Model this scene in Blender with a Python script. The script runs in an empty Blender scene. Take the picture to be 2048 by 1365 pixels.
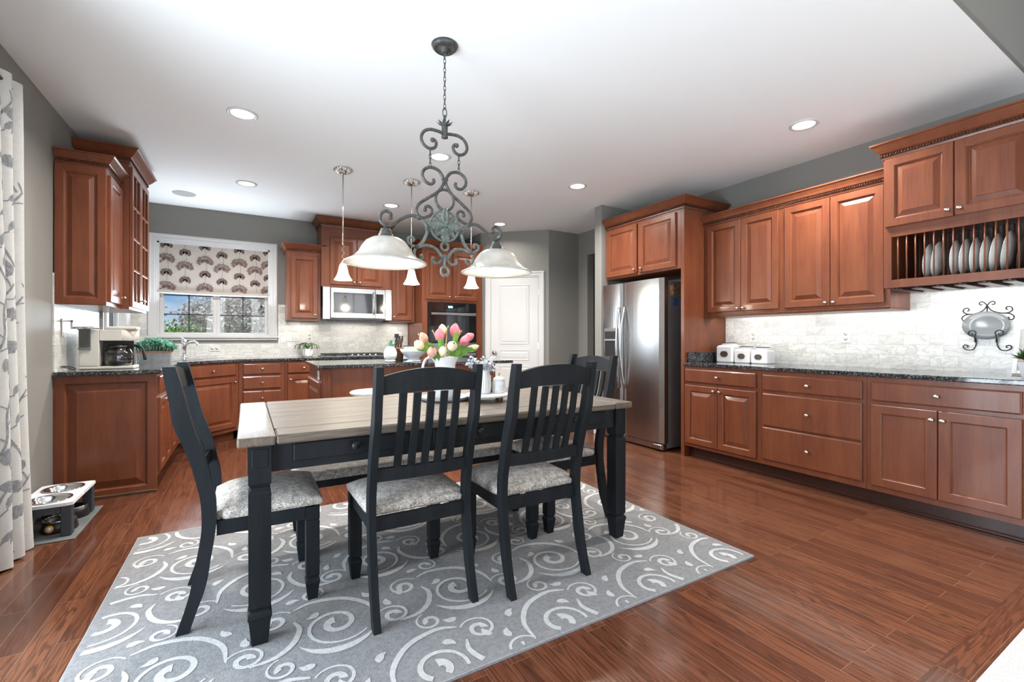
import bpy, bmesh, math, random
from mathutils import Vector, Matrix, Euler
random.seed(7)
PI = math.pi
SC = bpy.context.scene
COL = SC.collection

# ------------------------------------------------------------------ camera
cd = bpy.data.cameras.new('camera'); cam = bpy.data.objects.new('camera', cd); COL.objects.link(cam)
cd.sensor_width = 36.0; cd.lens = 905.0 / 2048.0 * 36.0; cd.shift_y = -3.0 / 2048.0
cam.location = (0, 0, 1.14); cam.rotation_euler = (PI / 2, 0, -math.radians(30.4))
cd.clip_start = 0.02; cd.clip_end = 300
SC.camera = cam
# ------------------------------------------------------------------ colour management
SC.view_settings.view_transform = 'Standard'; SC.view_settings.look = 'None'
SC.view_settings.gamma = 1.0; SC.view_settings.exposure = 0.15
SC.view_settings.use_curve_mapping = False
try:
    SC.cycles.use_denoising = True; SC.cycles.max_bounces = 8; SC.cycles.diffuse_bounces = 5
    SC.cycles.glossy_bounces = 4; SC.cycles.transmission_bounces = 6; SC.cycles.transparent_max_bounces = 12
    SC.cycles.caustics_reflective = False; SC.cycles.caustics_refractive = False
    SC.cycles.sample_clamp_indirect = 6.0
except Exception: pass
# ------------------------------------------------------------------ world: blue sky with clouds
w = bpy.data.worlds.new('sky'); SC.world = w; w.use_nodes = True
nt = w.node_tree; nt.nodes.clear()
def N(nt, t, **k):
    n = nt.nodes.new(t)
    for a, b in k.items(): setattr(n, a, b)
    return n
tc = N(nt, 'ShaderNodeTexCoord'); mp = N(nt, 'ShaderNodeMapping'); mp.inputs['Scale'].default_value = (1, 1, 3)
nz = N(nt, 'ShaderNodeTexNoise'); nz.inputs['Scale'].default_value = 3.2; nz.inputs['Detail'].default_value = 6
rp = N(nt, 'ShaderNodeValToRGB'); rp.color_ramp.elements[0].position = .38; rp.color_ramp.elements[1].position = .55
rp.color_ramp.elements[0].color = (.24, .46, .76, 1); rp.color_ramp.elements[1].color = (.86, .9, .95, 1)
bg = N(nt, 'ShaderNodeBackground'); bg.inputs['Strength'].default_value = 1.0
wo = N(nt, 'ShaderNodeOutputWorld')
L = nt.links.new
L(tc.outputs['Generated'], mp.inputs['Vector']); L(mp.outputs['Vector'], nz.inputs['Vector']); L(nz.outputs['Fac'], rp.inputs['Fac'])
L(rp.outputs['Color'], bg.inputs['Color']); L(bg.outputs['Background'], wo.inputs['Surface'])
# ------------------------------------------------------------------ sun (lights the garden only) and daylight at the windows
sd = bpy.data.lights.new('sun', 'SUN'); sd.energy = 2.2; sd.angle = .02; sd.color = (1, .95, .86)
sun = bpy.data.objects.new('sun', sd); COL.objects.link(sun); sun.rotation_euler = (math.radians(48), 0, math.radians(62)); sun.location = (5, -2, 12)
def area(name, loc, rot, sx, sy, power, col=(1, 1, 1), spread=PI):
    d = bpy.data.lights.new(name, 'AREA'); d.shape = 'RECTANGLE'; d.size = sx; d.size_y = sy; d.energy = power; d.color = col; d.spread = spread
    o = bpy.data.objects.new(name, d); COL.objects.link(o); o.location = loc; o.rotation_euler = rot; return o
# patio glass door on the left wall, three tall windows of the family room behind
area('daylight_patio_door', (-1.72, 1.80, .95), (0, -PI / 2 - .5, 0), 1.9, 2.2, 270, (.84, .92, 1))
for i, x in enumerate((-1.4, .9, 3.2)):
    area('daylight_family_room_window', (x, -4.86, 1.75), (PI / 2 + .5, 0, 0), 1.5, 2.6, 40, (.94, .97, 1))
area('added_carpet_bounce', (1.5, -3.1, 4.5), (0, 0, 0), 4.6, 3.2, 640, (.93, .96, 1), math.radians(85))  # added unseen lamp: its bounce off the carpet lifts the kitchen ceiling
area('daylight_sink_window', (-.31, 6.60, 1.43), (-PI / 2 - .55, 0, 0), 1.05, .42, 28, (.82, .91, 1))
for y, n_ in ((2.58, .7), (1.81, .7)): area('added_tile_fill', (4.12, y, 1.352), (0, -.45, 0), .05, n_, 2.0, (1, .97, .92))  # added hidden strips below the wall cabinets, to brighten the marble tile
area('added_tile_fill', (4.05, 1.05, 1.470), (0, -.45, 0), .05, .6, 2.4, (1, .97, .92))
for x, n_ in ((.64, .3), (1.90, .3), (1.30, .5)): area('added_tile_fill', (x, 6.56, 1.375), (0, 0, 0), n_, .05, .9, (1, .93, .84))
LIGHT_DOWN = 36.0; LIGHT_PENDANT = 17.0; LIGHT_CHAND = 4.0

# ================================================================== materials
MATS = {}
def pbsdf(name, col, rough=.5, metal=0, spec=.5, coat=0, **k):
    m = bpy.data.materials.new(name); m.use_nodes = True; nt = m.node_tree
    b = nt.nodes['Principled BSDF']
    b.inputs['Base Color'].default_value = (*col, 1); b.inputs['Roughness'].default_value = rough; b.inputs['Metallic'].default_value = metal
    b.inputs['Specular IOR Level'].default_value = spec; b.inputs['Coat Weight'].default_value = coat; b.inputs['Coat Roughness'].default_value = .08
    for a, v in k.items(): b.inputs[a.replace('_', ' ')].default_value = v
    MATS[name] = m
    return m, nt, b
def coords(nt, scale=(1, 1, 1), rot=(0, 0, 0), out='Object'):
    t = N(nt, 'ShaderNodeTexCoord'); m = N(nt, 'ShaderNodeMapping')
    m.inputs['Scale'].default_value = scale; m.inputs['Rotation'].default_value = rot
    nt.links.new(t.outputs[out], m.inputs['Vector']); return m.outputs['Vector']
def noise(nt, vec, scale, detail=4, rough=.5, dist=0):
    n = N(nt, 'ShaderNodeTexNoise'); n.inputs['Scale'].default_value = scale; n.inputs['Detail'].default_value = detail
    n.inputs['Roughness'].default_value = rough; n.inputs['Distortion'].default_value = dist
    nt.links.new(vec, n.inputs['Vector']); return n.outputs['Fac']
def ramp(nt, fac, stops):
    r = N(nt, 'ShaderNodeValToRGB'); e = r.color_ramp.elements
    while len(e) < len(stops): e.new(.5)
    for i, (p, c) in enumerate(stops): e[i].position = p; e[i].color = (*c, 1)
    nt.links.new(fac, r.inputs['Fac']); return r.outputs['Color']
def mix(nt, fac, a, b, mode='MIX'):
    m = N(nt, 'ShaderNodeMix'); m.data_type = 'RGBA'; m.blend_type = mode
    for s, v in ((0, fac), (6, a), (7, b)):
        if hasattr(v, 'is_linked') or isinstance(v, bpy.types.NodeSocket): nt.links.new(v, m.inputs[s])
        elif isinstance(v, (int, float)): m.inputs[s].default_value = v
        else: m.inputs[s].default_value = (*v, 1)
    return m.outputs[2]
def bump(nt, b, h, strength=.2, dist=.002):
    n = N(nt, 'ShaderNodeBump'); n.inputs['Strength'].default_value = strength; n.inputs['Distance'].default_value = dist
    nt.links.new(h, n.inputs['Height']); nt.links.new(n.outputs['Normal'], b.inputs['Normal'])
def setc(nt, b, c): nt.links.new(c, b.inputs['Base Color'])

def paint(name, col, rough=.6, sc=90):
    m, nt, b = pbsdf(name, col, rough, spec=.3)
    v = coords(nt); f = noise(nt, v, sc, 3); bump(nt, b, f, .08, .001); return m
M_wall = paint('grey_wall_paint', (.225, .221, .208), .6)
M_ceil = paint('white_ceiling_paint', (.86, .88, .89), .9)
M_trim = paint('white_trim_paint', (.60, .605, .61), .35, 20)
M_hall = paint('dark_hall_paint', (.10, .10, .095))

def cherry(name, c0, c1, c2, rough=.34, coat=.12, spec=.35):
    m, nt, b = pbsdf(name, c1, rough, coat=coat, spec=spec)
    v = coords(nt, (7, 7, .9)); f1 = noise(nt, v, 2.2, 6, .6, .6)
    v2 = coords(nt, (60, 60, 2)); f2 = noise(nt, v2, 3, 3, .6)
    v3 = coords(nt, (1, 1, .7)); f3 = noise(nt, v3, 3.0, 2)
    c = ramp(nt, f1, [(.3, c0), (.5, c1), (.72, c2)])
    c = mix(nt, .35, c, ramp(nt, f3, [(.35, c0), (.65, c2)]))
    c = mix(nt, .25, c, ramp(nt, f2, [(.35, tuple(x * .6 for x in c0)), (.6, c1)]))
    setc(nt, b, c); bump(nt, b, f2, .03, .0006); return m
M_cherry = cherry('cherry_cabinet_wood', (.115, .031, .015), (.170, .050, .022), (.225, .074, .030))
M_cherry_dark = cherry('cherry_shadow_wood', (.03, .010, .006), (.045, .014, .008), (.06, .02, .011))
M_black = cherry('black_brushed_wood', (.006, .008, .010), (.012, .015, .018), (.020, .024, .028), .55, 0, .16)
def toptable(name, rot):
    m, nt, b = pbsdf(name, (.3, .25, .2), .46, coat=.06, spec=.4)
    s = (1.2, 14, 14) if not rot else (14, 1.2, 14)
    v = coords(nt, s); f = noise(nt, v, 3, 8, .65, .8)
    s2 = (6, 120, 120) if not rot else (120, 6, 120)
    f2 = noise(nt, coords(nt, s2), 2, 4)
    c = ramp(nt, f, [(.3, (.055, .040, .030)), (.5, (.125, .096, .072)), (.7, (.19, .152, .118))])
    c = mix(nt, .4, c, ramp(nt, f2, [(.35, (.045, .034, .026)), (.6, (.18, .145, .112))]))
    setc(nt, b, c); bump(nt, b, f2, .15, .001); return m
M_ttop = toptable('weathered_brown_tabletop', 0); M_ttop2 = toptable('weathered_breadboard_end', 1)

def floor_mat(name, rot):
    m, nt, b = pbsdf(name, (.15, .05, .025), .16, coat=.35)
    vv = coords(nt, (1, 1, 1), (0, 0, rot))
    am = N(nt, 'ShaderNodeVectorMath', operation='ADD'); am.inputs[1].default_value = (20.37, 20.4137, 0); nt.links.new(vv, am.inputs[0]); vv = am.outputs[0]
    br = N(nt, 'ShaderNodeTexBrick'); br.offset = .37; br.offset_frequency = 2; br.squash = 1
    for a, x in (('Scale', 1), ('Mortar Size', .0013), ('Mortar Smooth', .2), ('Bias', 0), ('Brick Width', .95), ('Row Height', .088)): br.inputs[a].default_value = x
    br.inputs['Color1'].default_value = (0, 0, 0, 1); br.inputs['Color2'].default_value = (1, 1, 1, 1); br.inputs['Mortar'].default_value = (.5, .5, .5, 1)
    nt.links.new(vv, br.inputs['Vector'])
    # per-plank offset of the grain
    sep = N(nt, 'ShaderNodeSeparateXYZ'); nt.links.new(vv, sep.inputs[0])
    fl = N(nt, 'ShaderNodeMath', operation='DIVIDE'); fl.inputs[1].default_value = .088; nt.links.new(sep.outputs[1], fl.inputs[0])
    f2 = N(nt, 'ShaderNodeMath', operation='FLOOR'); nt.links.new(fl.outputs[0], f2.inputs[0])
    pl = N(nt, 'ShaderNodeMath', operation='MULTIPLY_ADD'); pl.inputs[1].default_value = 3.71; nt.links.new(f2.outputs[0], pl.inputs[0])
    rgb = N(nt, 'ShaderNodeSeparateColor'); nt.links.new(br.outputs['Color'], rgb.inputs[0])
    ml = N(nt, 'ShaderNodeMath', operation='MULTIPLY'); ml.inputs[1].default_value = 9; nt.links.new(rgb.outputs[0], ml.inputs[0])
    nt.links.new(ml.outputs[0], pl.inputs[2])
    cmb = N(nt, 'ShaderNodeCombineXYZ'); nt.links.new(sep.outputs[0], cmb.inputs[0]); nt.links.new(sep.outputs[1], cmb.inputs[1]); nt.links.new(pl.outputs[0], cmb.inputs[2])
    mp = N(nt, 'ShaderNodeMapping'); mp.inputs['Scale'].default_value = (1.0, 12, 1); nt.links.new(cmb.outputs[0], mp.inputs[0])
    g = noise(nt, mp.outputs[0], 1.0, 3, .5, .5)
    # cathedral rings: sine of the noise
    s1 = N(nt, 'ShaderNodeMath', operation='MULTIPLY'); s1.inputs[1].default_value = 85; nt.links.new(g, s1.inputs[0])
    s2 = N(nt, 'ShaderNodeMath', operation='SINE'); nt.links.new(s1.outputs[0], s2.inputs[0])
    s3 = N(nt, 'ShaderNodeMath', operation='MULTIPLY_ADD'); s3.inputs[1].default_value = .5; s3.inputs[2].default_value = .5; nt.links.new(s2.outputs[0], s3.inputs[0])
    mp2 = N(nt, 'ShaderNodeMapping'); mp2.inputs['Scale'].default_value = (4, 110, 1); nt.links.new(cmb.outputs[0], mp2.inputs[0])
    f = noise(nt, mp2.outputs[0], 1.0, 4, .6)
    base = ramp(nt, rgb.outputs[0], [(0, (.090, .030, .016)), (.3, (.135, .046, .023)), (.55, (.175, .064, .030)), (.75, (.120, .040, .021)), (1, (.155, .053, .025))])
    c = mix(nt, ramp(nt, s3.outputs[0], [(.0, (.62, .62, .62)), (.35, (0, 0, 0))]), base, (.040, .014, .009))
    c = mix(nt, ramp(nt, f, [(.38, (.55, .55, .55)), (.55, (0, 0, 0))]), c, (.05, .018, .010))
    c = mix(nt, br.outputs['Fac'], c, (.19, .095, .06))  # pale seam colour paints in the highlight along the plank bevels
    setc(nt, b, c)
    h = mix(nt, br.outputs['Fac'], f, (0, 0, 0)); bump(nt, b, h, .10, .0012)
    rr = ramp(nt, noise(nt, coords(nt), 2.5, 3), [(.3, (.13, .13, .13)), (.7, (.23, .23, .23))]); nt.links.new(rr, b.inputs['Roughness'])
    return m
M_floor = floor_mat('oak_floor_planks', PI / 2); M_border = floor_mat('oak_border_plank', 0)

def marble(name, axis):
    m, nt, b = pbsdf(name, (.7, .7, .68), .22)
    t = N(nt, 'ShaderNodeTexCoord'); sep = N(nt, 'ShaderNodeSeparateXYZ'); nt.links.new(t.outputs['Object'], sep.inputs[0])
    cmb = N(nt, 'ShaderNodeCombineXYZ'); nt.links.new(sep.outputs[axis], cmb.inputs[0]); nt.links.new(sep.outputs[2], cmb.inputs[1])
    br = N(nt, 'ShaderNodeTexBrick'); br.offset = .5
    for a, x in (('Scale', 1), ('Mortar Size', .0016), ('Mortar Smooth', .1), ('Bias', 0), ('Brick Width', .155), ('Row Height', .0785)): br.inputs[a].default_value = x
    br.inputs['Color1'].default_value = (0, 0, 0, 1); br.inputs['Color2'].default_value = (1, 1, 1, 1); br.inputs['Mortar'].default_value = (.5, .5, .5, 1)
    nt.links.new(cmb.outputs[0], br.inputs['Vector'])
    rgb = N(nt, 'ShaderNodeSeparateColor'); nt.links.new(br.outputs['Color'], rgb.inputs[0])
    ml = N(nt, 'ShaderNodeMath', operation='MULTIPLY'); ml.inputs[1].default_value = 13; nt.links.new(rgb.outputs[0], ml.inputs[0])
    c2 = N(nt, 'ShaderNodeCombineXYZ'); nt.links.new(sep.outputs[axis], c2.inputs[0]); nt.links.new(sep.outputs[2], c2.inputs[1]); nt.links.new(ml.outputs[0], c2.inputs[2])
    mp = N(nt, 'ShaderNodeMapping'); mp.inputs['Rotation'].default_value = (0, 0, .6); mp.inputs['Scale'].default_value = (6, 14, 1); nt.links.new(c2.outputs[0], mp.inputs[0])
    v = noise(nt, mp.outputs[0], 1.0, 8, .65, 1.4)
    vein = ramp(nt, v, [(.44, (0, 0, 0)), (.495, (1, 1, 1)), (.53, (0, 0, 0))])
    cloud = noise(nt, mp.outputs[0], .5, 3)
    vs = N(nt, 'ShaderNodeMath', operation='MULTIPLY'); vs.inputs[1].default_value = .45; sc_ = N(nt, 'ShaderNodeSeparateColor'); nt.links.new(vein, sc_.inputs[0]); nt.links.new(sc_.outputs[0], vs.inputs[0])
    base = ramp(nt, rgb.outputs[0], [(0, (.66, .66, .63)), (.4, (.80, .80, .77)), (.7, (.73, .72, .68)), (.88, (.77, .77, .75)), (1, (.52, .525, .515))])
    base = mix(nt, ramp(nt, cloud, [(.4, (0, 0, 0)), (.75, (.5, .5, .5))]), base, (.46, .46, .45))
    c = mix(nt, vs.outputs[0], base, (.30, .30, .30))
    c = mix(nt, br.outputs['Fac'], c, (.50, .49, .46)); setc(nt, b, c)
    bump(nt, b, br.outputs['Fac'], -.25, .0015); return m
M_marbleX = marble('marble_subway_tile_back', 0); M_marbleY = marble('marble_subway_tile_side', 1)

def granite():
    m, nt, b = pbsdf('black_speckled_granite', (.02, .02, .02), .07, coat=.2)
    v = coords(nt); a = noise(nt, v, 95, 4, .7); c_ = noise(nt, v, 26, 5, .7, 1)
    c = ramp(nt, a, [(.42, (.008, .009, .010)), (.56, (.035, .038, .04)), (.64, (.24, .25, .25))])
    c = mix(nt, ramp(nt, c_, [(.55, (0, 0, 0)), (.7, (.7, .7, .7))]), c, (.10, .105, .105)); setc(nt, b, c); return m
M_granite = granite()
def steel(name='brushed_stainless_steel', rough=.24, c=(.46, .47, .48), sc=(2, 2, 300)):
    m, nt, b = pbsdf(name, c, rough, 1)
    f = noise(nt, coords(nt, sc), 2, 2); bump(nt, b, f, .02, .0005); return m
M_steel = steel(); M_nickel = steel('satin_nickel', .25, (.72, .70, .67), (9, 9, 9)); M_chrome = steel('polished_chrome', .07, (.75, .76, .78), (3, 3, 3))
def plain(name, col, rough=.5, metal=0, coat=0, sc=40, amt=.12, **k):
    m, nt, b = pbsdf(name, col, rough, metal, coat=coat, **k)
    f = noise(nt, coords(nt), sc, 3)
    setc(nt, b, ramp(nt, f, [(.3, tuple(x * (1 - amt) for x in col)), (.7, tuple(min(1, x * (1 + amt)) for x in col))])); return m
M_fridge_side = plain('grey_fridge_side', (.17, .175, .18), .4)
M_blackglass = plain('black_oven_glass', (.006, .006, .007), .03, coat=1, amt=0)
M_blackplastic = plain('black_plastic', (.015, .015, .016), .35)
M_iron = plain('patinated_iron', (.088, .090, .086), .5, .5, amt=.35, sc=60)
M_verdigris = plain('verdigris_iron', (.15, .175, .158), .55, .3, amt=.3, sc=50)
M_darkiron = plain('dark_wrought_iron', (.02, .018, .016), .45, .5)
M_white = plain('white_glazed_ceramic', (.78, .79, .81), .15, coat=.5, amt=.02)
M_bisque = plain('white_matte_ceramic', (.74, .74, .74), .5, amt=.03)
M_plate = plain('grey_white_plate_glaze', (.72, .72, .70), .2, coat=.5, amt=.05)
M_cream = plain('cream_coffee_maker_shell', (.62, .60, .54), .3, amt=.02)
M_galv = plain('galvanised_zinc', (.33, .35, .37), .45, .5, amt=.2, sc=15)
M_rust = plain('rust_brown_rim', (.28, .14, .08), .6)
M_gold = plain('gold_cord', (.55, .40, .18), .35, .6)
M_slate = plain('slate_blue_grey_paint', (.035, .045, .055), .5)
M_mat_grey = plain('grey_rubber_mat', (.13, .14, .14), .7, sc=8, amt=.3)
M_walnut = plain('walnut_wood', (.10, .045, .022), .45, sc=12, amt=.3)
M_paper = plain('white_paper', (.75, .75, .74), .8, amt=.02)
M_green = plain('fresh_green_leaf', (.16, .36, .05), .45, amt=.4, sc=15)
M_darkgreen = plain('dark_green_leaf', (.05, .12, .03), .45, amt=.5, sc=25)
M_bluegreen = plain('blue_green_foliage', (.10, .32, .22), .5, amt=.5, sc=30)
M_silverleaf = plain('silver_grey_leaf', (.48, .52, .57), .5, amt=.25, sc=30)
M_pink = plain('pink_tulip_petal', (.78, .22, .27), .45, amt=.35, sc=22)
M_ivory = plain('ivory_tulip_petal', (.80, .72, .48), .45, amt=.15, sc=22)
M_peach = plain('peach_tulip_petal', (.80, .42, .34), .45, amt=.3, sc=22)
M_yellow = plain('yellow_fruit', (.85, .55, .06), .4, amt=.1)
M_soil = plain('potting_soil', (.04, .025, .015), .9)
M_bark = plain('tree_bark', (.10, .07, .05), .8)
M_blossom = plain('pale_pink_blossom', (.80, .66, .60), .7, sc=3, amt=.4)
M_leafbr = plain('bright_green_shrub', (.22, .40, .06), .6, sc=2, amt=.4)
M_grass = plain('lawn_grass', (.12, .20, .05), .9, sc=3, amt=.3)
M_carpet = plain('pale_beige_carpet', (.42, .41, .395), .95, sc=180, amt=.2)
M_photo1 = plain('orange_white_print', (.6, .35, .18), .4, sc=60, amt=.8)
M_photo2 = plain('busy_dark_print', (.22, .16, .10), .4, sc=70, amt=.95)
M_photo3 = plain('blue_print', (.05, .14, .42), .4, sc=50, amt=.5)
M_plaque = plain('bronze_plaque', (.09, .07, .055), .4, .5)
M_grey = plain('grey_plastic_disc', (.42, .42, .42), .6)
M_outlet = plain('white_outlet_plastic', (.70, .70, .67), .35, amt=.01)
M_slot = plain('outlet_slot_grey', (.30, .30, .29), .5, amt=.01)
M_orange = plain('orange_emblem', (.75, .30, .03), .5)
M_scr = plain('pale_blue_screen', (.30, .42, .52), .1)
def fabric(name, c0, c1, sc=260):
    m, nt, b = pbsdf(name, c0, .95, spec=.15)
    a = noise(nt, coords(nt, (1, 3, 1)), sc, 2); d = noise(nt, coords(nt, (3, 1, 1)), sc, 2); e = noise(nt, coords(nt), 40, 3)
    c = mix(nt, .5, ramp(nt, a, [(.4, c0), (.6, c1)]), ramp(nt, d, [(.4, c0), (.6, c1)]))
    c = mix(nt, .25, c, ramp(nt, e, [(.4, c0), (.6, c1)])); setc(nt, b, c); bump(nt, b, a, .5, .002)
    b.inputs['Sheen Weight'].default_value = .1; return m
M_seat = fabric('grey_tweed_fabric', (.09, .082, .076), (.78, .72, .66), 140)
M_shade_cloth = fabric('taupe_linen', (.42, .385, .36), (.50, .46, .43))
M_shade_print = fabric('brown_flower_print', (.16, .115, .10), (.24, .18, .16))
M_curt = fabric('ivory_linen', (.50, .495, .475), (.60, .595, .575))
M_curt_print = fabric('grey_leaf_print', (.17, .175, .185), (.30, .305, .32), 60)
def rugm(name, a, c):
    m, nt, b = pbsdf(name, a, .97, spec=.1)
    f = noise(nt, coords(nt), 330, 2); g = noise(nt, coords(nt), 60, 3)
    cc = mix(nt, .5, ramp(nt, f, [(.35, a), (.65, c)]), ramp(nt, g, [(.35, a), (.65, c)])); setc(nt, b, cc)
    bump(nt, b, mix(nt, .5, f, g), .9, .004); return m
M_rug = rugm('grey_rug_pile', (.20, .20, .205), (.30, .30, .305)); M_rugw = rugm('ivory_rug_pile', (.46, .46, .455), (.60, .60, .595))
M_rugedge = rugm('rug_binding', (.30, .31, .33), (.42, .43, .45))
def glassm(name, col=(1, 1, 1), rough=0, alpha=.25):
    m = bpy.data.materials.new(name); m.use_nodes = True; nt = m.node_tree; nt.nodes.clear()
    o = N(nt, 'ShaderNodeOutputMaterial'); t = N(nt, 'ShaderNodeBsdfTransparent'); g = N(nt, 'ShaderNodeBsdfGlossy'); x = N(nt, 'ShaderNodeMixShader')
    t.inputs[0].default_value = (*col, 1); g.inputs['Roughness'].default_value = rough + .01
    fr = N(nt, 'ShaderNodeLayerWeight'); pw_ = N(nt, 'ShaderNodeMath', operation='POWER'); pw_.inputs[1].default_value = 4.5; nt.links.new(fr.outputs['Facing'], pw_.inputs[0])
    ad = N(nt, 'ShaderNodeMath', operation='MULTIPLY_ADD'); ad.inputs[1].default_value = .75; ad.inputs[2].default_value = .03 + alpha * .12; ad.use_clamp = True
    nt.links.new(pw_.outputs[0], ad.inputs[0]); nt.links.new(ad.outputs[0], x.inputs[0]); nt.links.new(t.outputs[0], x.inputs[1]); nt.links.new(g.outputs[0], x.inputs[2]); nt.links.new(x.outputs[0], o.inputs[0])
    return m
M_glass = glassm('clear_window_glass', (.93, .95, .96)); M_cabglass = glassm('cabinet_door_glass', (.85, .86, .86), .02, .8)
M_clearg = glassm('clear_carafe_glass', (.60, .62, .64), 0, 1.0); M_smoke = glassm('smoky_plate_glass', (.80, .82, .83), .15, .5)
def _sm():
    nt = M_smoke.node_tree; o = [n for n in nt.nodes if n.type == 'OUTPUT_MATERIAL'][0]; x = o.inputs[0].links[0].from_node
    d = N(nt, 'ShaderNodeBsdfDiffuse'); d.inputs[0].default_value = (.34, .36, .37, 1); y = N(nt, 'ShaderNodeMixShader'); y.inputs[0].default_value = .45
    nt.links.new(x.outputs[0], y.inputs[1]); nt.links.new(d.outputs[0], y.inputs[2]); nt.links.new(y.outputs[0], o.inputs[0])
_sm()
def emis(name, col, s):
    m = bpy.data.materials.new(name); m.use_nodes = True; nt = m.node_tree; b = nt.nodes['Principled BSDF']
    b.inputs['Base Color'].default_value = (*col, 1); b.inputs['Emission Color'].default_value = (*col, 1); b.inputs['Emission Strength'].default_value = s; return m
M_bulb = emis('lit_bulb', (1, .93, .80), 4.0); M_lens = emis('lit_downlight_lens', (1, .93, .82), 2.6); M_pglass = emis('lit_frosted_glass', (1, .94, .84), 1.3)
M_disp = emis('lit_oven_display', (.25, .55, 1), 1.5)
def alab():
    m, nt, b = pbsdf('alabaster_glass', (.74, .72, .66), .25, coat=.3)
    f = noise(nt, coords(nt), 9, 5, .6, 1)
    setc(nt, b, ramp(nt, f, [(.3, (.42, .41, .385)), (.7, (.66, .65, .62))]))
    tr = N(nt, 'ShaderNodeBsdfTranslucent'); tr.inputs[0].default_value = (.95, .9, .8, 1); x = N(nt, 'ShaderNodeMixShader'); x.inputs[0].default_value = .20
    o = nt.nodes['Material Output']; nt.links.new(b.outputs[0], x.inputs[1]); nt.links.new(tr.outputs[0], x.inputs[2]); nt.links.new(x.outputs[0], o.inputs[0]); return m
M_alab = alab()

# ================================================================== mesh helpers
def nb(): return bmesh.new()
def box(bm, a, b, bev=0, seg=1, mi=0):
    x0, y0, z0 = a; x1, y1, z1 = b
    if x0 > x1: x0, x1 = x1, x0
    if y0 > y1: y0, y1 = y1, y0
    if z0 > z1: z0, z1 = z1, z0
    v = [bm.verts.new(p) for p in ((x0, y0, z0), (x1, y0, z0), (x1, y1, z0), (x0, y1, z0), (x0, y0, z1), (x1, y0, z1), (x1, y1, z1), (x0, y1, z1))]
    fs = [bm.faces.new([v[i] for i in q]) for q in ((0, 3, 2, 1), (4, 5, 6, 7), (0, 1, 5, 4), (1, 2, 6, 5), (2, 3, 7, 6), (3, 0, 4, 7))]
    for f in fs: f.material_index = mi
    if bev > 0:
        es = list({e for f in fs for e in f.edges})
        r = bmesh.ops.bevel(bm, geom=es, offset=bev, segments=seg, profile=.5, affect='EDGES')
        for f in r['faces']: f.material_index = mi
    return v
def loft(bm, rings, close=True, cap=True, mi=0, smooth=False):
    R = [[bm.verts.new(p) for p in r] for r in rings]; n = len(rings[0])
    for i in range(len(R) - 1):
        for j in range(n if close else n - 1):
            f = bm.faces.new((R[i][j], R[i][(j + 1) % n], R[i + 1][(j + 1) % n], R[i + 1][j])); f.material_index = mi; f.smooth = smooth
    if cap and close:
        f = bm.faces.new(R[0][::-1]); f.material_index = mi
        f = bm.faces.new(R[-1]); f.material_index = mi
    return R
def lathe(bm, prof, c=(0, 0, 0), n=32, mi=0, sx=1, sy=1, M=None, cap=False):
    rings = []
    for r, z in prof:
        ring = []
        for k in range(n):
            a = 2 * PI * k / n; p = Vector((r * sx * math.cos(a), r * sy * math.sin(a), z))
            if M: p = M @ p
            ring.append(p + Vector(c))
        rings.append(ring)
    return loft(bm, rings, True, cap, mi, True)
def frames(pts):
    T = []
    for i in range(len(pts)):
        a = pts[max(i - 1, 0)]; b = pts[min(i + 1, len(pts) - 1)]; T.append((b - a).normalized())
    up = Vector((0, 0, 1)) if abs(T[0].z) < .9 else Vector((1, 0, 0))
    n = (up - T[0] * up.dot(T[0])).normalized(); out = []
    for t in T:
        n = n - t * n.dot(t)
        n = n.normalized() if n.length > 1e-6 else t.orthogonal().normalized()
        out.append((t, n, t.cross(n)))
    return out
def tube(bm, pts, r, n=8, mi=0, cap=True):
    pts = [Vector(p) for p in pts]; rr = r if isinstance(r, (list, tuple)) else [r] * len(pts); rings = []
    for p, (t, a, b), q in zip(pts, frames(pts), rr):
        rings.append([p + a * q * math.cos(2 * PI * k / n) + b * q * math.sin(2 * PI * k / n) for k in range(n)])
    loft(bm, rings, True, cap, mi, True)
def spline(pts, k=6):
    P = [Vector(p) for p in pts]; P = [P[0] * 2 - P[1]] + P + [P[-1] * 2 - P[-2]]; out = []
    for i in range(1, len(P) - 2):
        for s in range(k):
            t = s / k; a, b, c, d = P[i - 1:i + 3]
            out.append(.5 * ((2 * b) + (c - a) * t + (2 * a - 5 * b + 4 * c - d) * t * t + (3 * b - a - 3 * c + d) * t ** 3))
    out.append(P[-2]); return out
def ball(bm, c, r, mi=0, seg=12, s=(1, 1, 1)):
    ret = bmesh.ops.create_uvsphere(bm, u_segments=seg, v_segments=max(6, seg // 2 + 2), radius=r)
    for v in ret['verts']: v.co = Vector((v.co.x * s[0], v.co.y * s[1], v.co.z * s[2])) + Vector(c)
    for f in {f for v in ret['verts'] for f in v.link_faces}: f.material_index = mi; f.smooth = True
def torus(bm, c, R, r, axis='Y', sx=1, sz=1, n=24, m=8, mi=0):
    for_r = []
    for k in range(n):
        a = 2 * PI * k / n; ring = []
        for j in range(m):
            b = 2 * PI * j / m; q = R + r * math.cos(b); x, y, z = q * math.cos(a) * sx, r * math.sin(b), q * math.sin(a) * sz
            p = {'Y': (x, y, z), 'X': (y, x, z), 'Z': (x, z, y)}[axis]
            ring.append(Vector(p) + Vector(c))
        for_r.append(ring)
    for_r.append(for_r[0]); R_ = [[bm.verts.new(p) for p in r] for r in for_r[:-1]]
    for i in range(n):
        for j in range(m):
            f = bm.faces.new((R_[i][j], R_[i][(j + 1) % m], R_[(i + 1) % n][(j + 1) % m], R_[(i + 1) % n][j])); f.smooth = True; f.material_index = mi
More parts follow.
